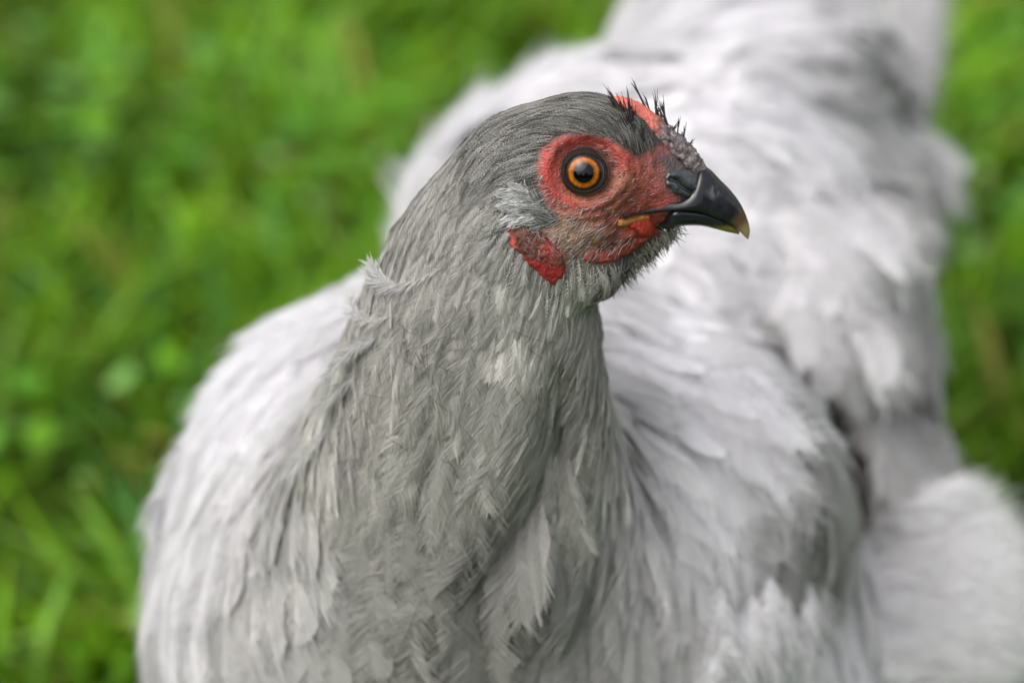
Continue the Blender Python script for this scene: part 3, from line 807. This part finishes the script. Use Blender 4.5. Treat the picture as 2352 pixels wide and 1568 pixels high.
# beaded eyelid rim
e1, e2 = frame(ax)
th = np.linspace(0, 2 * np.pi, 220, endpoint=False); ps_ = np.linspace(0, 2 * np.pi, 12, endpoint=False)
TT, PP = np.meshgrid(th, ps_, indexing='ij')
bead = 1 + .16 * np.maximum(np.sin(TT * 44), -.3) * (np.cos(PP) > -.4)
tube = (3.6 + 1.3 * np.clip(np.sin(TT), 0, 1)) * bead
rx_, rz_ = 47.5, 44.0
rad_ = np.stack([rx_ * np.cos(TT), rz_ * np.sin(TT)], -1)
ud = nrm(rad_)
VV = (ec + ax * (38 - 0 * TT)[..., None] + e1 * (rad_[..., 0] + ud[..., 0] * tube * 1.25 * np.cos(PP))[..., None] + e2 * (rad_[..., 1] + ud[..., 1] * tube * 1.25 * np.cos(PP))[..., None]
      + ax * (tube * np.sin(PP))[..., None])
cl = np.repeat(np.array([[.018, .013, .011]]), VV.size // 3, 0) * (1 + .5 * np.clip(bead.ravel() - 1, -.1, .2)[:, None] * 4) * (1 + .35 * vnoise(VV.reshape(-1, 3), 9, 3)[:, None])
both_sides('eyelid', VV.reshape(-1, 3), grid_faces(220, 12, True), M_lid, cl, body)

# beak
def loft(sections, up, nseg=19, sub=6, fit=11.0):
    """sections: (top u,v, bottom u,v, half width or None = as wide as the skin)"""
    rows = []
    for (tu, tv, bu, bv_, w_) in sections:
        if w_ is None:
            q = to_head(surf(bu, bv_, detail=False))[0]; w_ = abs(q[1]) + fit
        rows.append((tu, tv, bu, bv_, w_))
    rows = np.array(rows, float)
    x = np.arange(len(rows)); xi = np.linspace(0, len(rows) - 1, (len(rows) - 1) * sub + 1)
    # smooth interpolation (Catmull-Rom)
    def cr(y):
        yp = np.concatenate([[2 * y[0] - y[1]], y, [2 * y[-1] - y[-2]]]); i = np.minimum(xi.astype(int), len(y) - 2); t_ = xi - i
        p0, p1, p2, p3 = yp[i], yp[i + 1], yp[i + 2], yp[i + 3]
        return .5 * (2 * p1 + (p2 - p0) * t_ + (2 * p0 - 5 * p1 + 4 * p2 - p3) * t_ ** 2 + (3 * p1 - p0 - 3 * p2 + p3) * t_ ** 3)
    R = np.stack([cr(rows[:, k]) for k in range(5)], -1)
    tt = np.linspace(0, 1, nseg)
    V = []; UV = []
    for (tu, tv, bu, bv_, w_) in R:
        w_ = max(w_, 1.0)
        if up:
            zt = (HV - tv) / cP; zb = ((HV - bv_) + w_ * sP) / cP
            hy = -w_ * np.sign(np.cos(np.pi * tt)) * np.abs(np.cos(np.pi * tt)) ** 0.72
            f = np.sin(np.pi * tt) ** 0.95
            hx = bu + (tu - bu) * f - HU; z = zb + (zt - zb) * f
        else:
            zt = ((HV - tv) + w_ * sP) / cP; zb = ((HV - bv_) + .55 * w_ * sP) / cP
            hy = -w_ * np.sign(np.cos(np.pi * tt)) * np.abs(np.cos(np.pi * tt)) ** 0.6
            f = np.sin(np.pi * tt) ** 0.7
            hx = tu + (bu - tu) * f - HU; z = zt + (zb - zt) * f
        V.append(np.stack([hx + HU - 1176, hy * cP - z * sP, z * cP + hy * sP + 784 - HV], -1))
    V = np.array(V); n = len(V)
    idx = np.arange(n * nseg).reshape(n, nseg)
    F = np.stack([idx[:-1, :-1], idx[:-1, 1:], idx[1:, 1:], idx[1:, :-1]], -1).reshape(-1, 4)
    F2 = np.stack([idx[:-1, -1], idx[:-1, 0], idx[1:, 0], idx[1:, -1]], -1)      # mouth side
    F = np.concatenate([F, F2])
    if not up: F = F[:, ::-1]
    return V.reshape(-1, 3), F
def horn_col(V, lower=False):
    u, v = uv_of(V); n = vnoise(V, 30, 4); n2 = vnoise(V * [.3, 1, 1], 7, 5)
    c = np.repeat(np.array([[.013, .014, .018]]), len(V), 0) * (1 + .5 * n2[:, None])
    k = np.clip((u - 1678 + .55 * (v - 500) + 10 * n) / 42, 0, 1)[:, None]
    c = c * (1 - k) + np.array([.14, .075, .04]) * k
    k = np.clip((u - 1690 + 1.1 * (v - 525) + 8 * n) / 26, 0, 1)[:, None]
    c = c * (1 - k) + np.array([.30, .23, .11]) * k
    if lower:
        k = (np.clip((v - 516 + (u - 1600) * -.02 + 4 * n) / 9, 0, 1) * np.clip((u - 1590) / 60, .12, 1))[:, None]
        c = c * (1 - k) + np.array([.17, .15, .03]) * k
    else:
        k = (np.clip(1 - np.abs(v - 440) / 14, 0, 1) * np.clip(1 - np.abs(u - 1640) / 22, 0, 1) * np.clip(n2 + .3, 0, 1))[:, None]
        c = c * (1 - k) + np.array([.30, .31, .34]) * k
    return c
UP = [(1436, 488, 1430, 499, None), (1480, 455, 1478, 493, None), (1525, 440, 1525, 488, None), (1562, 440, 1562, 485, 65), (1588, 418, 1588, 486, 62), (1606, 384, 1606, 489, 57), (1628, 388, 1624, 494, 51), (1655, 414, 1645, 502, 44),
      (1681, 440, 1666, 511, 36), (1703, 470, 1684, 520, 27), (1717, 500, 1699, 531, 17), (1724, 527, 1710, 541, 8), (1721, 549, 1718, 548, 1.5)]
V, F = loft(UP, True)
ub = mesh_obj('upper_beak', V, F, M_horn, body, col=horn_col(V))
LO = [(1478, 497, 1482, 530, None), (1510, 491, 1512, 529, None), (1545, 487, 1545, 525, 60), (1575, 486, 1575, 521, 55), (1610, 490, 1612, 521, 48), (1645, 502, 1645, 528, 38), (1672, 514, 1672, 534, 28), (1700, 533, 1698, 538, 9)]
V, F = loft(LO, False, fit=12.0)
mesh_obj('lower_beak', V, F, M_horn, body, col=horn_col(V, True))

# patches of flesh that sit on the skin: outline in the picture, thickness from the distance to the edge
def patch(name, poly, height, edge, colf, mat, step=2.6, bumps=(2.0, 8), sink=5.0, parent=None, hfun=None):
    poly = np.array(poly, float)
    us = np.arange(poly[:, 0].min() - 8, poly[:, 0].max() + 8, step); vs = np.arange(poly[:, 1].min() - 8, poly[:, 1].max() + 8, step)
    U, W_ = np.meshgrid(us, vs, indexing='ij'); uv = np.stack([U.ravel(), W_.ravel()], -1)
    d = poly_dist(uv, poly) + 3.2 * vnoise(np.stack([uv[:, 0], 0 * uv[:, 0], uv[:, 1]], -1), 9.0, 61)
    p = surf(uv[:, 0], uv[:, 1], detail=False); n = grad(p, detail=False)
    x = np.clip(-d / edge, 0, 1)
    h = height * np.sqrt(np.clip(1 - (1 - x) ** 2, 0, 1))
    if hfun is not None: h = h * hfun(uv)
    h = h + bumps[0] * vnoise(p, bumps[1], 21) * np.clip(x * 2, 0, 1) - np.clip(d, 0, 6) * sink
    V = p + n * h[:, None]
    F = grid_faces(len(us), len(vs))
    keep = (d[F] < 4.5).all(1) & (np.ptp(V[F][..., 1], axis=1) < 24) & (p[F][..., 1] < 150).all(1)
    F = F[keep][:, ::-1]
    used = np.unique(F); mp = -np.ones(len(V), int); mp[used] = np.arange(len(used))
    return both_sides(name, V[used], mp[F], mat, colf(uv[used], V[used]), parent or body)
def vary(c, V, a=.25, sc=10):
    return np.clip(c * (1 + a * vnoise(V, sc, 13)[:, None]), .005, .9)
# earlobe: brown above, bright red tip below
def lobe_col(uv, V):
    k = np.clip((uv[:, 1] - 588 - .25 * (uv[:, 0] - 1230)) / 12, 0, 1)[:, None]
    e = np.clip((1180 + .35 * (uv[:, 1] - 520) - uv[:, 0]) / 14, 0, 1)[:, None]
    r = blob(uv, 1262, 570, 20, 22)
    c = np.array([.115, .052, .042]) * (1 - e) + np.array([.40, .07, .05]) * e
    st = vnoise(np.stack([(uv[:, 0] + .5 * uv[:, 1]) / 4.0, 0 * uv[:, 0], (uv[:, 1] - .3 * uv[:, 0]) / 22.0], -1), 1.0, 3)[:, None]
    c = c * (1 + .6 * st)
    c = c * (1 - .8 * r) + np.array([.50, .05, .04]) * .8 * r
    return vary(c * (1 - k) + np.array([.36, .036, .030]) * k, V)
patch('earlobe', [(1160, 520), (1180, 508), (1215, 520), (1254, 540), (1290, 580), (1300, 606), (1294, 634), (1272, 654), (1250, 644), (1225, 622), (1200, 590), (1172, 562)], 13, 26, lobe_col, M_fleshy)
patch('wattle', [(1340, 592), (1352, 580), (1400, 572), (1445, 556), (1478, 540), (1492, 543), (1474, 560), (1440, 584), (1405, 601), (1375, 604), (1350, 602)], 10, 11,
      lambda uv, V: vary(np.repeat(np.array([[.32, .062, .050]]), len(uv), 0) * (1 - .35 * blob(uv, 1400, 573, 60, 7, 18)), V, .3, 7), M_fleshy, bumps=(1.2, 6))
patch('gape_flesh', [(1415, 518), (1420, 506), (1445, 500), (1470, 494), (1488, 492), (1494, 500), (1503, 520), (1496, 540), (1470, 548), (1462, 530), (1440, 520), (1424, 521)], 9, 8,
      lambda uv, V: vary(np.where((np.clip((uv[:, 1] - 505 + .27 * (uv[:, 0] - 1440)) / 6, 0, 1) > .5)[:, None] & (uv[:, 0] > 1436)[:, None], np.array([[.44, .05, .032]]), np.array([[.42, .20, .06]])), V, .2, 6), M_fleshy, bumps=(1.0, 6))
# nostril: a horny flap with the slit under it
slit = np.array([(1537, 412), (1552, 416), (1566, 430), (1585, 441), (1610, 444)], float)
def slit_d(uv):
    d = np.full(len(uv), 1e9)
    for a_, b_ in zip(slit[:-1], slit[1:]):
        e_ = b_ - a_; t_ = np.clip(((uv - a_) @ e_) / (e_ @ e_), 0, 1); d = np.minimum(d, np.linalg.norm(uv - a_ - t_[:, None] * e_, axis=1))
    return d
def nos_h(uv): return 1 - 1.25 * np.exp(-(slit_d(uv) / 5.0) ** 2)
def nos_c(uv, V):
    c = vary(np.repeat(np.array([[.052, .057, .066]]), len(uv), 0), V, .4, 9)
    k = np.exp(-(slit_d(uv) / 3.5) ** 2)[:, None] * np.clip((uv[:, :1] - 1540) / 20, .2, 1)
    c = c * (1 - k) + .006 * k
    y = np.clip(blob(uv, 1600, 400, 9, 26, 30) * (1 + vnoise(V, 6, 2)[:, None]), 0, 1)
    return c * (1 - y) + np.array([.45, .36, .22]) * y
patch('nostril_flap', [(1526, 408), (1534, 396), (1552, 391), (1580, 391), (1598, 402), (1612, 424), (1618, 446), (1598, 454), (1570, 452), (1545, 440), (1530, 424)], 13, 14, nos_c, M_horn, step=2.0, hfun=nos_h, bumps=(1.0, 7))

# comb: a low knobbly ridge along the forehead
def comb_sdf(p):
    h = to_head(p); d = comb_base(p)
    u = h[..., 0] + HU
    rough = np.clip((u - 1480) / 40, .25, 1)
    return d + rough * (5.0 * vnoise(p, 11, 31) + 3.0 * vnoise(p, 5.5, 32)) - 1.0
c0 = P(1515, 320, 0)
cv, cf = surface_net(comb_sdf, np.arange(1395, 1650, 3.0) - 1176, np.arange(-110, 90, 3.2), 784 - np.arange(430, 205, -3.0), newton=False)
def comb_col(V):
    u, v = uv_of(V); n = vnoise(V, 9, 41)[:, None]; n2 = vnoise(V, 5, 42)[:, None]
    red = np.array([.62, .16, .12]) * (1 + .2 * n)
    gr = np.array([.155, .125, .130]) * (1 + .5 * n2)
    k = np.clip((u - 1492 + 26 * n[:, 0] + (v - 300) * .2) / 22, 0, 1)[:, None]
    c = red * (1 - k) + gr * k
    w_ = np.clip((n2 - .25) * 2.2, 0, 1) * k
    c = c * (1 - .7 * w_) + np.array([.42, .38, .38]) * .7 * w_
    d = np.clip((-n - .35) * 3, 0, 1) * k
    c = c * (1 - .8 * d) + np.array([.03, .03, .035]) * .8 * d
    pk = np.clip((n * .8 - n2 * .6) * 2 - .2, 0, 1) * k * np.clip((1570 - u) / 60, 0, 1)[:, None]
    c = c * (1 - .6 * pk) + np.array([.42, .13, .11]) * .6 * pk
    return np.clip(c, .01, .9)
comb = mesh_obj('comb', cv, cf, M_fleshy, body, col=comb_col(cv))

# ------------------------------------------------------------------ hairs and bristles
def hair(root, d, L, sag, k=4):
    """root (n,3), d (n,3) unit, L (n,), sag (n,3) end offset -> (n,k,3)"""
    tt = np.linspace(0, 1, k)
    return root[:, None] + d[:, None] * (L[:, None] * tt[None])[..., None] + sag[:, None] * (tt ** 2)[None, :, None]
def in_poly(n, poly, margin=0):
    poly = np.array(poly, float); lo, hi = poly.min(0), poly.max(0)
    q = lo + rng.random((n, 2)) * (hi - lo)
    return q[poly_dist(q, poly) < -margin]
# fine white bristles on the bare face
q = in_poly(5200, [(1236, 390), (1250, 345), (1290, 325), (1340, 320), (1395, 335), (1440, 362), (1500, 390), (1520, 440), (1490, 466), (1430, 490), (1415, 520), (1465, 545), (1400, 592), (1340, 596), (1318, 600), (1270, 560), (1240, 512), (1258, 480)])
ed = np.hypot((q[:, 0] - 1346) / 1.08, q[:, 1] - 396)
dens = np.where(q[:, 1] > 470, .40, .34)
dens = dens * np.clip(1.2 - .004 * np.clip(q[:, 0] - 1380, 0, 200), .4, 1)
q = q[(ed > 62) & (rng.random(len(q)) < dens)]
p = surf(q[:, 0], q[:, 1]); n_ = grad(p, detail=False); m_ = len(q)
an = np.radians(205 + 25 * (q[:, 1] - 450) / 150 + 22 * rng.standard_normal(m_))
an = np.where(q[:, 1] < 390, np.radians(165 + 30 * rng.standard_normal(m_)), an)
d = nrm(np.stack([np.cos(an), 0 * an, np.sin(an)], -1)); d = nrm(d - n_ * (d * n_).sum(1, keepdims=True) + n_ * .30)
L = 8 + 15 * rng.random(m_) ** 1.4 + 7 * (q[:, 1] > 500)
drk = rng.random(m_) < np.where(q[:, 0] > 1385, .65, np.where(q[:, 1] < 360, .6, .12))
c = np.where(drk[:, None], np.array([[.03, .025, .025]]), np.array([[.56, .53, .50]])) * (.6 + .5 * rng.random((m_, 1)))
B = hair(p - n_ * 1.0, d, L, -n_ * (L * .22)[:, None])
o = curves_obj('face_bristles', B, np.array([.30, .40, .36, .14]), c, M_bristle, body); o['kind'] = 'stuff'
# downy white tuft over the ear
q = in_poly(3400, [(1176, 446), (1196, 428), (1222, 440), (1236, 462), (1262, 486), (1290, 505), (1262, 520), (1225, 512), (1196, 508), (1174, 492), (1182, 470)])
q = q[rng.random(len(q)) < np.clip(1.15 - (q[:, 0] - 1220) / 75, .25, 1)]
m_ = len(q); p = surf(q[:, 0], q[:, 1]); n_ = grad(p, detail=False)
an = np.radians(172 - 26 * (q[:, 0] - 1210) / 50 + 18 * rng.standard_normal(m_) + np.where(q[:, 1] > 485, 25, 0) - 22 * (q[:, 1] < 445))
d = np.stack([np.cos(an), 0 * an, np.sin(an)], -1); d = nrm(d - n_ * (d * n_).sum(1, keepdims=True) + n_ * (.40 + .45 * rng.random((m_, 1))))
L = 16 + 44 * rng.random(m_) ** 1.3
wv_ = rng.standard_normal((m_, 3)) * 4
c = np.repeat(np.array([[.60, .60, .59]]), m_, 0) * (.6 + .6 * rng.random((m_, 1))) * (1 - .35 * np.clip((q[:, :1] - 1230) / 30, 0, 1))
tips = p + d * L[:, None]; ck = rng.choice(m_, 46, replace=False)
near_ = ((tips[:, None] - tips[ck][None]) ** 2).sum(-1).argmin(1)
pull = .7 * (tips[ck][near_] - tips)
c = c * (.75 + .5 * rng.random(46)[near_][:, None])
o = curves_obj('ear_tuft', hair(p, d, L, -n_ * (L * .30)[:, None] + wv_ + pull, 5), np.array([.8, .95, .9, .7, .3]), np.clip(c, 0, .8), M_barb, body); o['kind'] = 'stuff'
q = np.concatenate([in_poly(150, [(1165, 512), (1215, 512), (1262, 545), (1290, 590), (1262, 600), (1200, 575), (1170, 545)]), in_poly(110, [(1330, 575), (1400, 560), (1460, 545), (1460, 560), (1400, 585), (1340, 598)])])
m_ = len(q); p = surf(q[:, 0], q[:, 1], inflate=9.0); n_ = grad(p, detail=False); an = np.radians(np.where(q[:, 0] < 1310, 300, 235) + 22 * rng.standard_normal(m_))
d = np.stack([np.cos(an), 0 * an, np.sin(an)], -1); d = nrm(d - n_ * (d * n_).sum(1, keepdims=True) + .22 * n_)
L = 10 + 18 * rng.random(m_)
c = np.array([.30, .27, .25]) * (.4 + 1.2 * rng.random((m_, 1)))
o = curves_obj('wattle_down', hair(p, d, L, rng.standard_normal((m_, 3)) * 2 - n_ * 2), np.array([.4, .5, .45, .2]), c, M_bristle, body); o['kind'] = 'stuff'
m_ = 900; t_ = rng.random(m_); fu_ = 1392 + 156 * t_ + 10 * rng.standard_normal(m_); fv_ = 640 - 108 * t_ - 14 * np.abs(rng.standard_normal(m_))
p = head_local(fu_, fv_, -26 + 34 * rng.random(m_) * 1.0)
an = np.radians(-62 + 16 * rng.standard_normal(m_)); d = nrm(np.stack([np.cos(an), -.15 + .3 * rng.standard_normal(m_), np.sin(an)], -1))
L = (18 + 34 * rng.random(m_)) * (1.15 - .6 * t_)
c = np.array([.17, .17, .14]) * (.5 + 1.0 * rng.random((m_, 1)))
o = curves_obj('chin_feathers', hair(p, d, L, rng.standard_normal((m_, 3)) * 4), np.array([1.1, 1.0, .8, .3]), c, M_barb, body); o['kind'] = 'stuff'
# stiff dark bristle feathers round the comb: root and tip in the picture
z = lambda a_, b_: (1091 + a_ / 3.0345, 172.3 + b_ / 3.0345)
BR = [((1090, 345), (1063, 105), 9), ((1120, 330), (1100, 190), 7), ((1185, 225), (1108, 60), 8), ((1262, 300), (1266, 118), 5), ((1275, 310), (1270, 190), 4), ((1322, 335), (1326, 178), 5),
      ((1345, 360), (1288, 195), 6), ((1375, 392), (1428, 328), 3), ((1408, 430), (1434, 296), 4), ((1448, 462), (1474, 346), 4), ((1440, 462), (1452, 380), 3), ((1490, 490), (1526, 452), 4),
      ((1160, 480), (1172, 295), 8), ((1175, 520), (1150, 370), 8), ((1205, 580), (1192, 395), 8), ((1230, 610), (1236, 488), 4), ((1235, 640), (1258, 588), 4), ((1010, 270), (940, 75), 9), ((1050, 300), (1000, 130), 9),
      ((1100, 400), (1060, 230), 9), ((1130, 450), (1090, 300), 9), ((1150, 540), (1100, 400), 9), ((1190, 620), (1140, 480), 8), ((1080, 430), (1010, 260), 9), ((1220, 260), (1180, 150), 6), ((1300, 310), (1290, 230), 4)]
for a_, b_, ns in BR:
    ru, rv_ = z(*a_); tu, tv = z(*b_)
    on_mid = ru > 1091 + 1180 / 3.0345 and rv_ < 172 + 500 / 3.0345
    r0 = head_local(ru, rv_, 6.0 if on_mid else 0.0)
    if not on_mid:
        r0 = surf(ru, rv_)[0] + np.array([0, 6.0, 0])
    t0 = P(tu, tv, r0[1] - 4 + (10 if on_mid else -6))
    n = ns
    ro = r0 + rng.standard_normal((n, 3)) * (1.0 if on_mid else 2.4)
    dv = (t0 - r0)
    Lb = np.linalg.norm(dv) * ((.8 if on_mid else .62) + .42 * rng.random(n))
    dd = nrm(nrm(dv)[None] + (.045 if on_mid else .085) * rng.standard_normal((n, 3)))
    sg = rng.standard_normal((n, 3)) * 3 + np.array([-3, 0, 0])
    c = np.repeat(np.array([[.030, .024, .023]]), n, 0) * (.6 + 1.0 * rng.random((n, 1)))
    curves_obj('bristle_feather', hair(ro, dd, Lb, sg, 5), np.array([1.5, 1.35, 1.1, .8, .3]), c, M_bristle, comb)
# thin dark filoplumes scattered over the neck
q = in_poly(110, [(900, 650), (1150, 700), (1380, 800), (1400, 1100), (1150, 1200), (800, 1150), (720, 950)])
m_ = len(q); p = surf(q[:, 0], q[:, 1]); n_ = grad(p, detail=False); an = np.radians(255 + 45 * rng.standard_normal(m_))
d = np.stack([np.cos(an), 0 * an, np.sin(an)], -1); d = nrm(d - n_ * (d * n_).sum(1, keepdims=True) + .12 * n_)
L = 30 + 50 * rng.random(m_)
o = curves_obj('filoplumes', hair(p + n_ * 16, d, L, rng.standard_normal((m_, 3)) * 7 - n_ * 8), np.array([.35, .45, .45, .25]), np.repeat(np.array([[.05, .045, .04]]), m_, 0) * (.5 + rng.random((m_, 1))), M_bristle, body); o['kind'] = 'stuff'

# ------------------------------------------------------------------ single large feathers
def feather(name, pts, nor, width, col, m=40, rad=1.3, parent=body, over=1.25, fuzz=.14, vane=True, white_edge=0.0, blunt=0.5, sweep=.5):
    pts = np.array(pts, float); nor = np.array(nor, float)
    x = np.linspace(0, 1, len(pts)); si = np.linspace(0, 1, 60)
    def cr(y):
        yp = np.concatenate([[2 * y[0] - y[1]], y, [2 * y[-1] - y[-2]]]); xx = si * (len(y) - 1); i = np.minimum(xx.astype(int), len(y) - 2); t_ = xx - i
        p0, p1, p2, p3 = yp[i], yp[i + 1], yp[i + 2], yp[i + 3]
        return .5 * (2 * p1 + (p2 - p0) * t_ + (2 * p0 - 5 * p1 + 4 * p2 - p3) * t_ ** 2 + (3 * p1 - p0 - 3 * p2 + p3) * t_ ** 3)
    C = np.stack([cr(pts[:, k]) for k in range(3)], -1)
    T = nrm(np.gradient(C, axis=0)); NN = nrm(nor[None] - T * (T @ nor)[:, None]); SD = np.cross(T, NN)
    Lf = np.linalg.norm(np.diff(C, axis=0), axis=1).sum()
    col = np.array(col, float); ob = None
    wprof = np.clip(np.sin(np.pi * si ** .8 * .9 + .1), .05, 1) ** blunt
    fu = np.array([-1, -.5, 0, .5, 1.0]); k = np.linspace(0, 59, 16).astype(int)
    W_ = width * .5 * .9 * wprof[k] * (1 if vane else .25); W_[-1] *= .25
    V = C[k][:, None] + SD[k][:, None] * (fu[None] * W_[:, None])[..., None] - NN[k][:, None] * ((fu ** 2)[None] * W_[:, None] * .2)[..., None]
    cc = np.broadcast_to(col[None, None] * (.8 + .25 * si[k])[:, None, None], V.shape)
    ba = (si[k][:, None] * Lf - .8 * np.abs(fu[None] * W_[:, None])) / 4
    ob = mesh_obj(name, V.reshape(-1, 3), grid_faces(16, 5), M_vane, parent, col=cc.reshape(-1, 3),
                  attrs={'fu': np.broadcast_to(fu, (16, 5)).ravel(), 'barb': ba.ravel(), 'rnd': np.full(80, rng.random() * 100)})
    j = np.linspace(3, 58, m).astype(int); out = []; cs = []
    tt = np.linspace(0, 1, 4)
    for sg in (-1, 1):
        wl = width * .5 * over * np.maximum(wprof[j], .35) * (1 + fuzz * rng.standard_normal(m))
        fw = sweep + .8 * si[j] ** 2 + fuzz * rng.standard_normal(m); lf = fuzz * rng.standard_normal(m)
        out.append(C[j][:, None] + sg * SD[j][:, None] * (wl[:, None] * tt)[..., None] + T[j][:, None] * (wl[:, None] * fw[:, None] * tt ** 1.3)[..., None]
                   + NN[j][:, None] * (wl[:, None] * (lf[:, None] * tt - .2 * tt ** 2) + 1.5)[..., None])
        cs.append(col[None] * (1 + .12 * rng.standard_normal((m, 1))))
    B = np.concatenate(out); cc = np.clip(np.concatenate(cs), .02, .9)
    c4 = cc[:, None, :] * np.ones((1, 4, 1)); c4 = np.clip(c4 * (1 + white_edge * tt)[None, :, None], .02, .88)
    r_ = curves_obj('barbs', B, rad * np.array([1, .9, .75, .3]), c4, M_barb, ob)
    return ob
LAV = np.array([.70, .69, .71])
# tail
for tu, tv, ru, rv_, y, wd, cc in [(2085, -130, 2030, 330, 3500, 120, .46), (2135, -60, 2070, 330, 3420, 110, .42), (1970, -120, 1960, 240, 3650, 120, .42), (2125, 120, 2050, 420, 3380, 90, .38), (1900, -120, 1910, 240, 3700, 130, .5)]:
    a_, b_ = P(ru, rv_, y - 120), P(tu, tv, y + 120)
    feather('tail_feather', [a_, a_ * .6 + b_ * .4 + [14, 0, 10], a_ * .25 + b_ * .75 + [10, -10, 0], b_], (-.25, -.9, .1), wd * 1.35, LAV * cc / .7, m=50, rad=2.2)
a_, b_ = P(2040, 270, 3300), P(2222, 398, 3250)
feather('tail_feather', [a_, a_ * .5 + b_ * .5 + [8, 0, 14], b_], (-.1, -.9, .4), 70, LAV * 1.08, m=40, rad=2.2)
# flight feather tips along the folded wing's rear edge
for (ru, rv_), (mu, mv), (tu, tv), wd, cc in [((1690, 790), (1800, 850), (1900, 945), 46, .66), ((1760, 850), (1850, 915), (1945, 1030), 44, .62), ((1800, 900), (1880, 985), (1950, 1110), 48, .52), ((1800, 960), (1870, 1060), (1925, 1190), 52, .48)]:
    q = surf([ru, mu, tu], [rv_, mv, tv], inflate=4.0)
    yy = np.minimum(q[:, 1], q[0, 1] + np.array([0, 70, 170]))
    feather('wing_feather', P(np.array([ru, mu, tu]), np.array([rv_, mv, tv]), yy), (.35, -.8, .5), wd, LAV * cc / .7, m=50, rad=1.2, sweep=1.0)
# curled pale hackles at the back of the neck
for ptsuv, wd, cc in [([(1015, 615), (950, 645), (890, 648), (842, 600)], 30, .46), ([(985, 632), (925, 660), (870, 655), (838, 620)], 28, .42), ([(905, 720), (855, 737), (815, 718), (803, 684)], 30, .46),
                      ([(870, 770), (800, 810), (745, 870)], 34, .42), ([(830, 850), (770, 900), (715, 960)], 36, .42), ([(760, 980), (700, 1040), (660, 1100)], 40, .45)]:
    uu, vv = np.array(ptsuv, float).T
    q = surf(uu, vv, inflate=7.0); q[:, 1] = np.minimum(q[:, 1], q[0, 1] + np.arange(len(q)) * 45)
    for i in range(len(q)): q[i] = P(uu[i], vv[i], q[i, 1])
    feather('hackle_feather', q, (-.2, -.8, .5), wd, LAV * np.array([1.0, 1.0, .96]) * cc / .7, m=90, rad=.7, vane=False, over=1.2, white_edge=.35, sweep=1.5, fuzz=.25)

# loose white feathers hanging at the flank
for k in range(26):
    ru, rv_ = 1620 + 260 * rng.random(), 1310 + 170 * rng.random()
    tu, tv = ru - 60 + 90 * rng.random(), rv_ + 190 + 60 * rng.random()
    q = surf([ru, (ru + tu) / 2], [rv_, (rv_ + tv) / 2], inflate=20.0)
    y1 = min(q[1][1], q[0][1] + 120)
    feather('flank_feather', [q[0], P((ru + tu) / 2 + 12, (rv_ + tv) / 2, y1 - 25), P(tu, tv, y1 + 40)], (.2, -.9, .3), 44 + 26 * rng.random(), LAV * (1.08 + .12 * rng.random()), m=90, rad=1.15, sweep=1.3, fuzz=.3, vane=False)
# downy fluff round the thigh
q = in_poly(12000, [(1930, 1230), (2050, 1150), (2140, 1110), (2230, 1150), (2300, 1270), (2310, 1500), (2270, 1560), (1950, 1560), (1890, 1430)])
p = surf(q[:, 0], q[:, 1], inflate=4.0); ok = (p[:, 1] < 2300) & (q[:, 0] > 1990 + 60 * rng.random(len(q))); p = p[ok]; m_ = len(p)
n_ = grad(p, detail=False); ctr = P(2010, 1420, 1950)
d = nrm(p - ctr); d = nrm(d * .35 + np.array([.75, 0, -.12]) + n_ * .22 + .16 * rng.standard_normal((m_, 3)))
L = (70 + 85 * rng.random(m_)) * (1 + .3 * np.clip((uv_of(p)[0] - 2120) / 120, 0, 1) * rng.random(m_))
c = np.clip(np.repeat(LAV[None] * 1.2, m_, 0) * (.9 + .25 * rng.random((m_, 1))), 0, .86)
o = curves_obj('thigh_fluff', hair(p, d, L, rng.standard_normal((m_, 3)) * 9), np.array([1.3, 1.25, 1.0, .4]), c, M_barb, body); o['kind'] = 'stuff'

# legs and feet (under the body)
def tube(path, rad, seg=10):
    path = np.array(path, float); T = nrm(np.gradient(path, axis=0)); a_ = np.array([.3, .9, .1]); e1 = nrm(np.cross(T, a_)); e2 = np.cross(T, e1)
    th = np.linspace(0, 2 * np.pi, seg, endpoint=False)
    V = path[:, None] + np.array(rad)[:, None, None] * (np.cos(th)[None, :, None] * e1[:, None] + np.sin(th)[None, :, None] * e2[:, None])
    return V.reshape(-1, 3), grid_faces(len(path), seg, True)
bx = nrm(np.array([.40, .92, 0.0])); sx = np.array([bx[1], -bx[0], 0])
gzv = np.array([gz.x, gz.y, 0.0])
for sg in (-1, 1):
    f0 = gzv + sx * sg * .055
    V, F = tube([f0 + [0, 0, .14] + bx * .02, f0 + [0, 0, .09] + bx * .012, f0 + [0, 0, .045], f0 + [0, 0, .014]], [.011, .008, .0065, .0075])
    leg = mesh_obj('leg', V, F, M_leg, hen, col=np.repeat([[.10, .105, .12]], len(V), 0), is_world=True)
    for ang, ln in ((0, .055), (.55, .046), (-.55, .046), (math.pi * .93, .028)):
        dv = -bx * math.cos(ang) + sx * math.sin(ang)
        V, F = tube([f0 + [0, 0, .012], f0 + dv * ln * .35 + [0, 0, .011], f0 + dv * ln * .75 + [0, 0, .006], f0 + dv * ln + [0, 0, .006], f0 + dv * (ln + .014) + [0, 0, .001]], [.0055, .005, .0045, .003, .0006], 8)
        mesh_obj('toe', V, F, M_leg, leg, col=np.repeat([[.10, .105, .12]], len(V), 0), is_world=True)
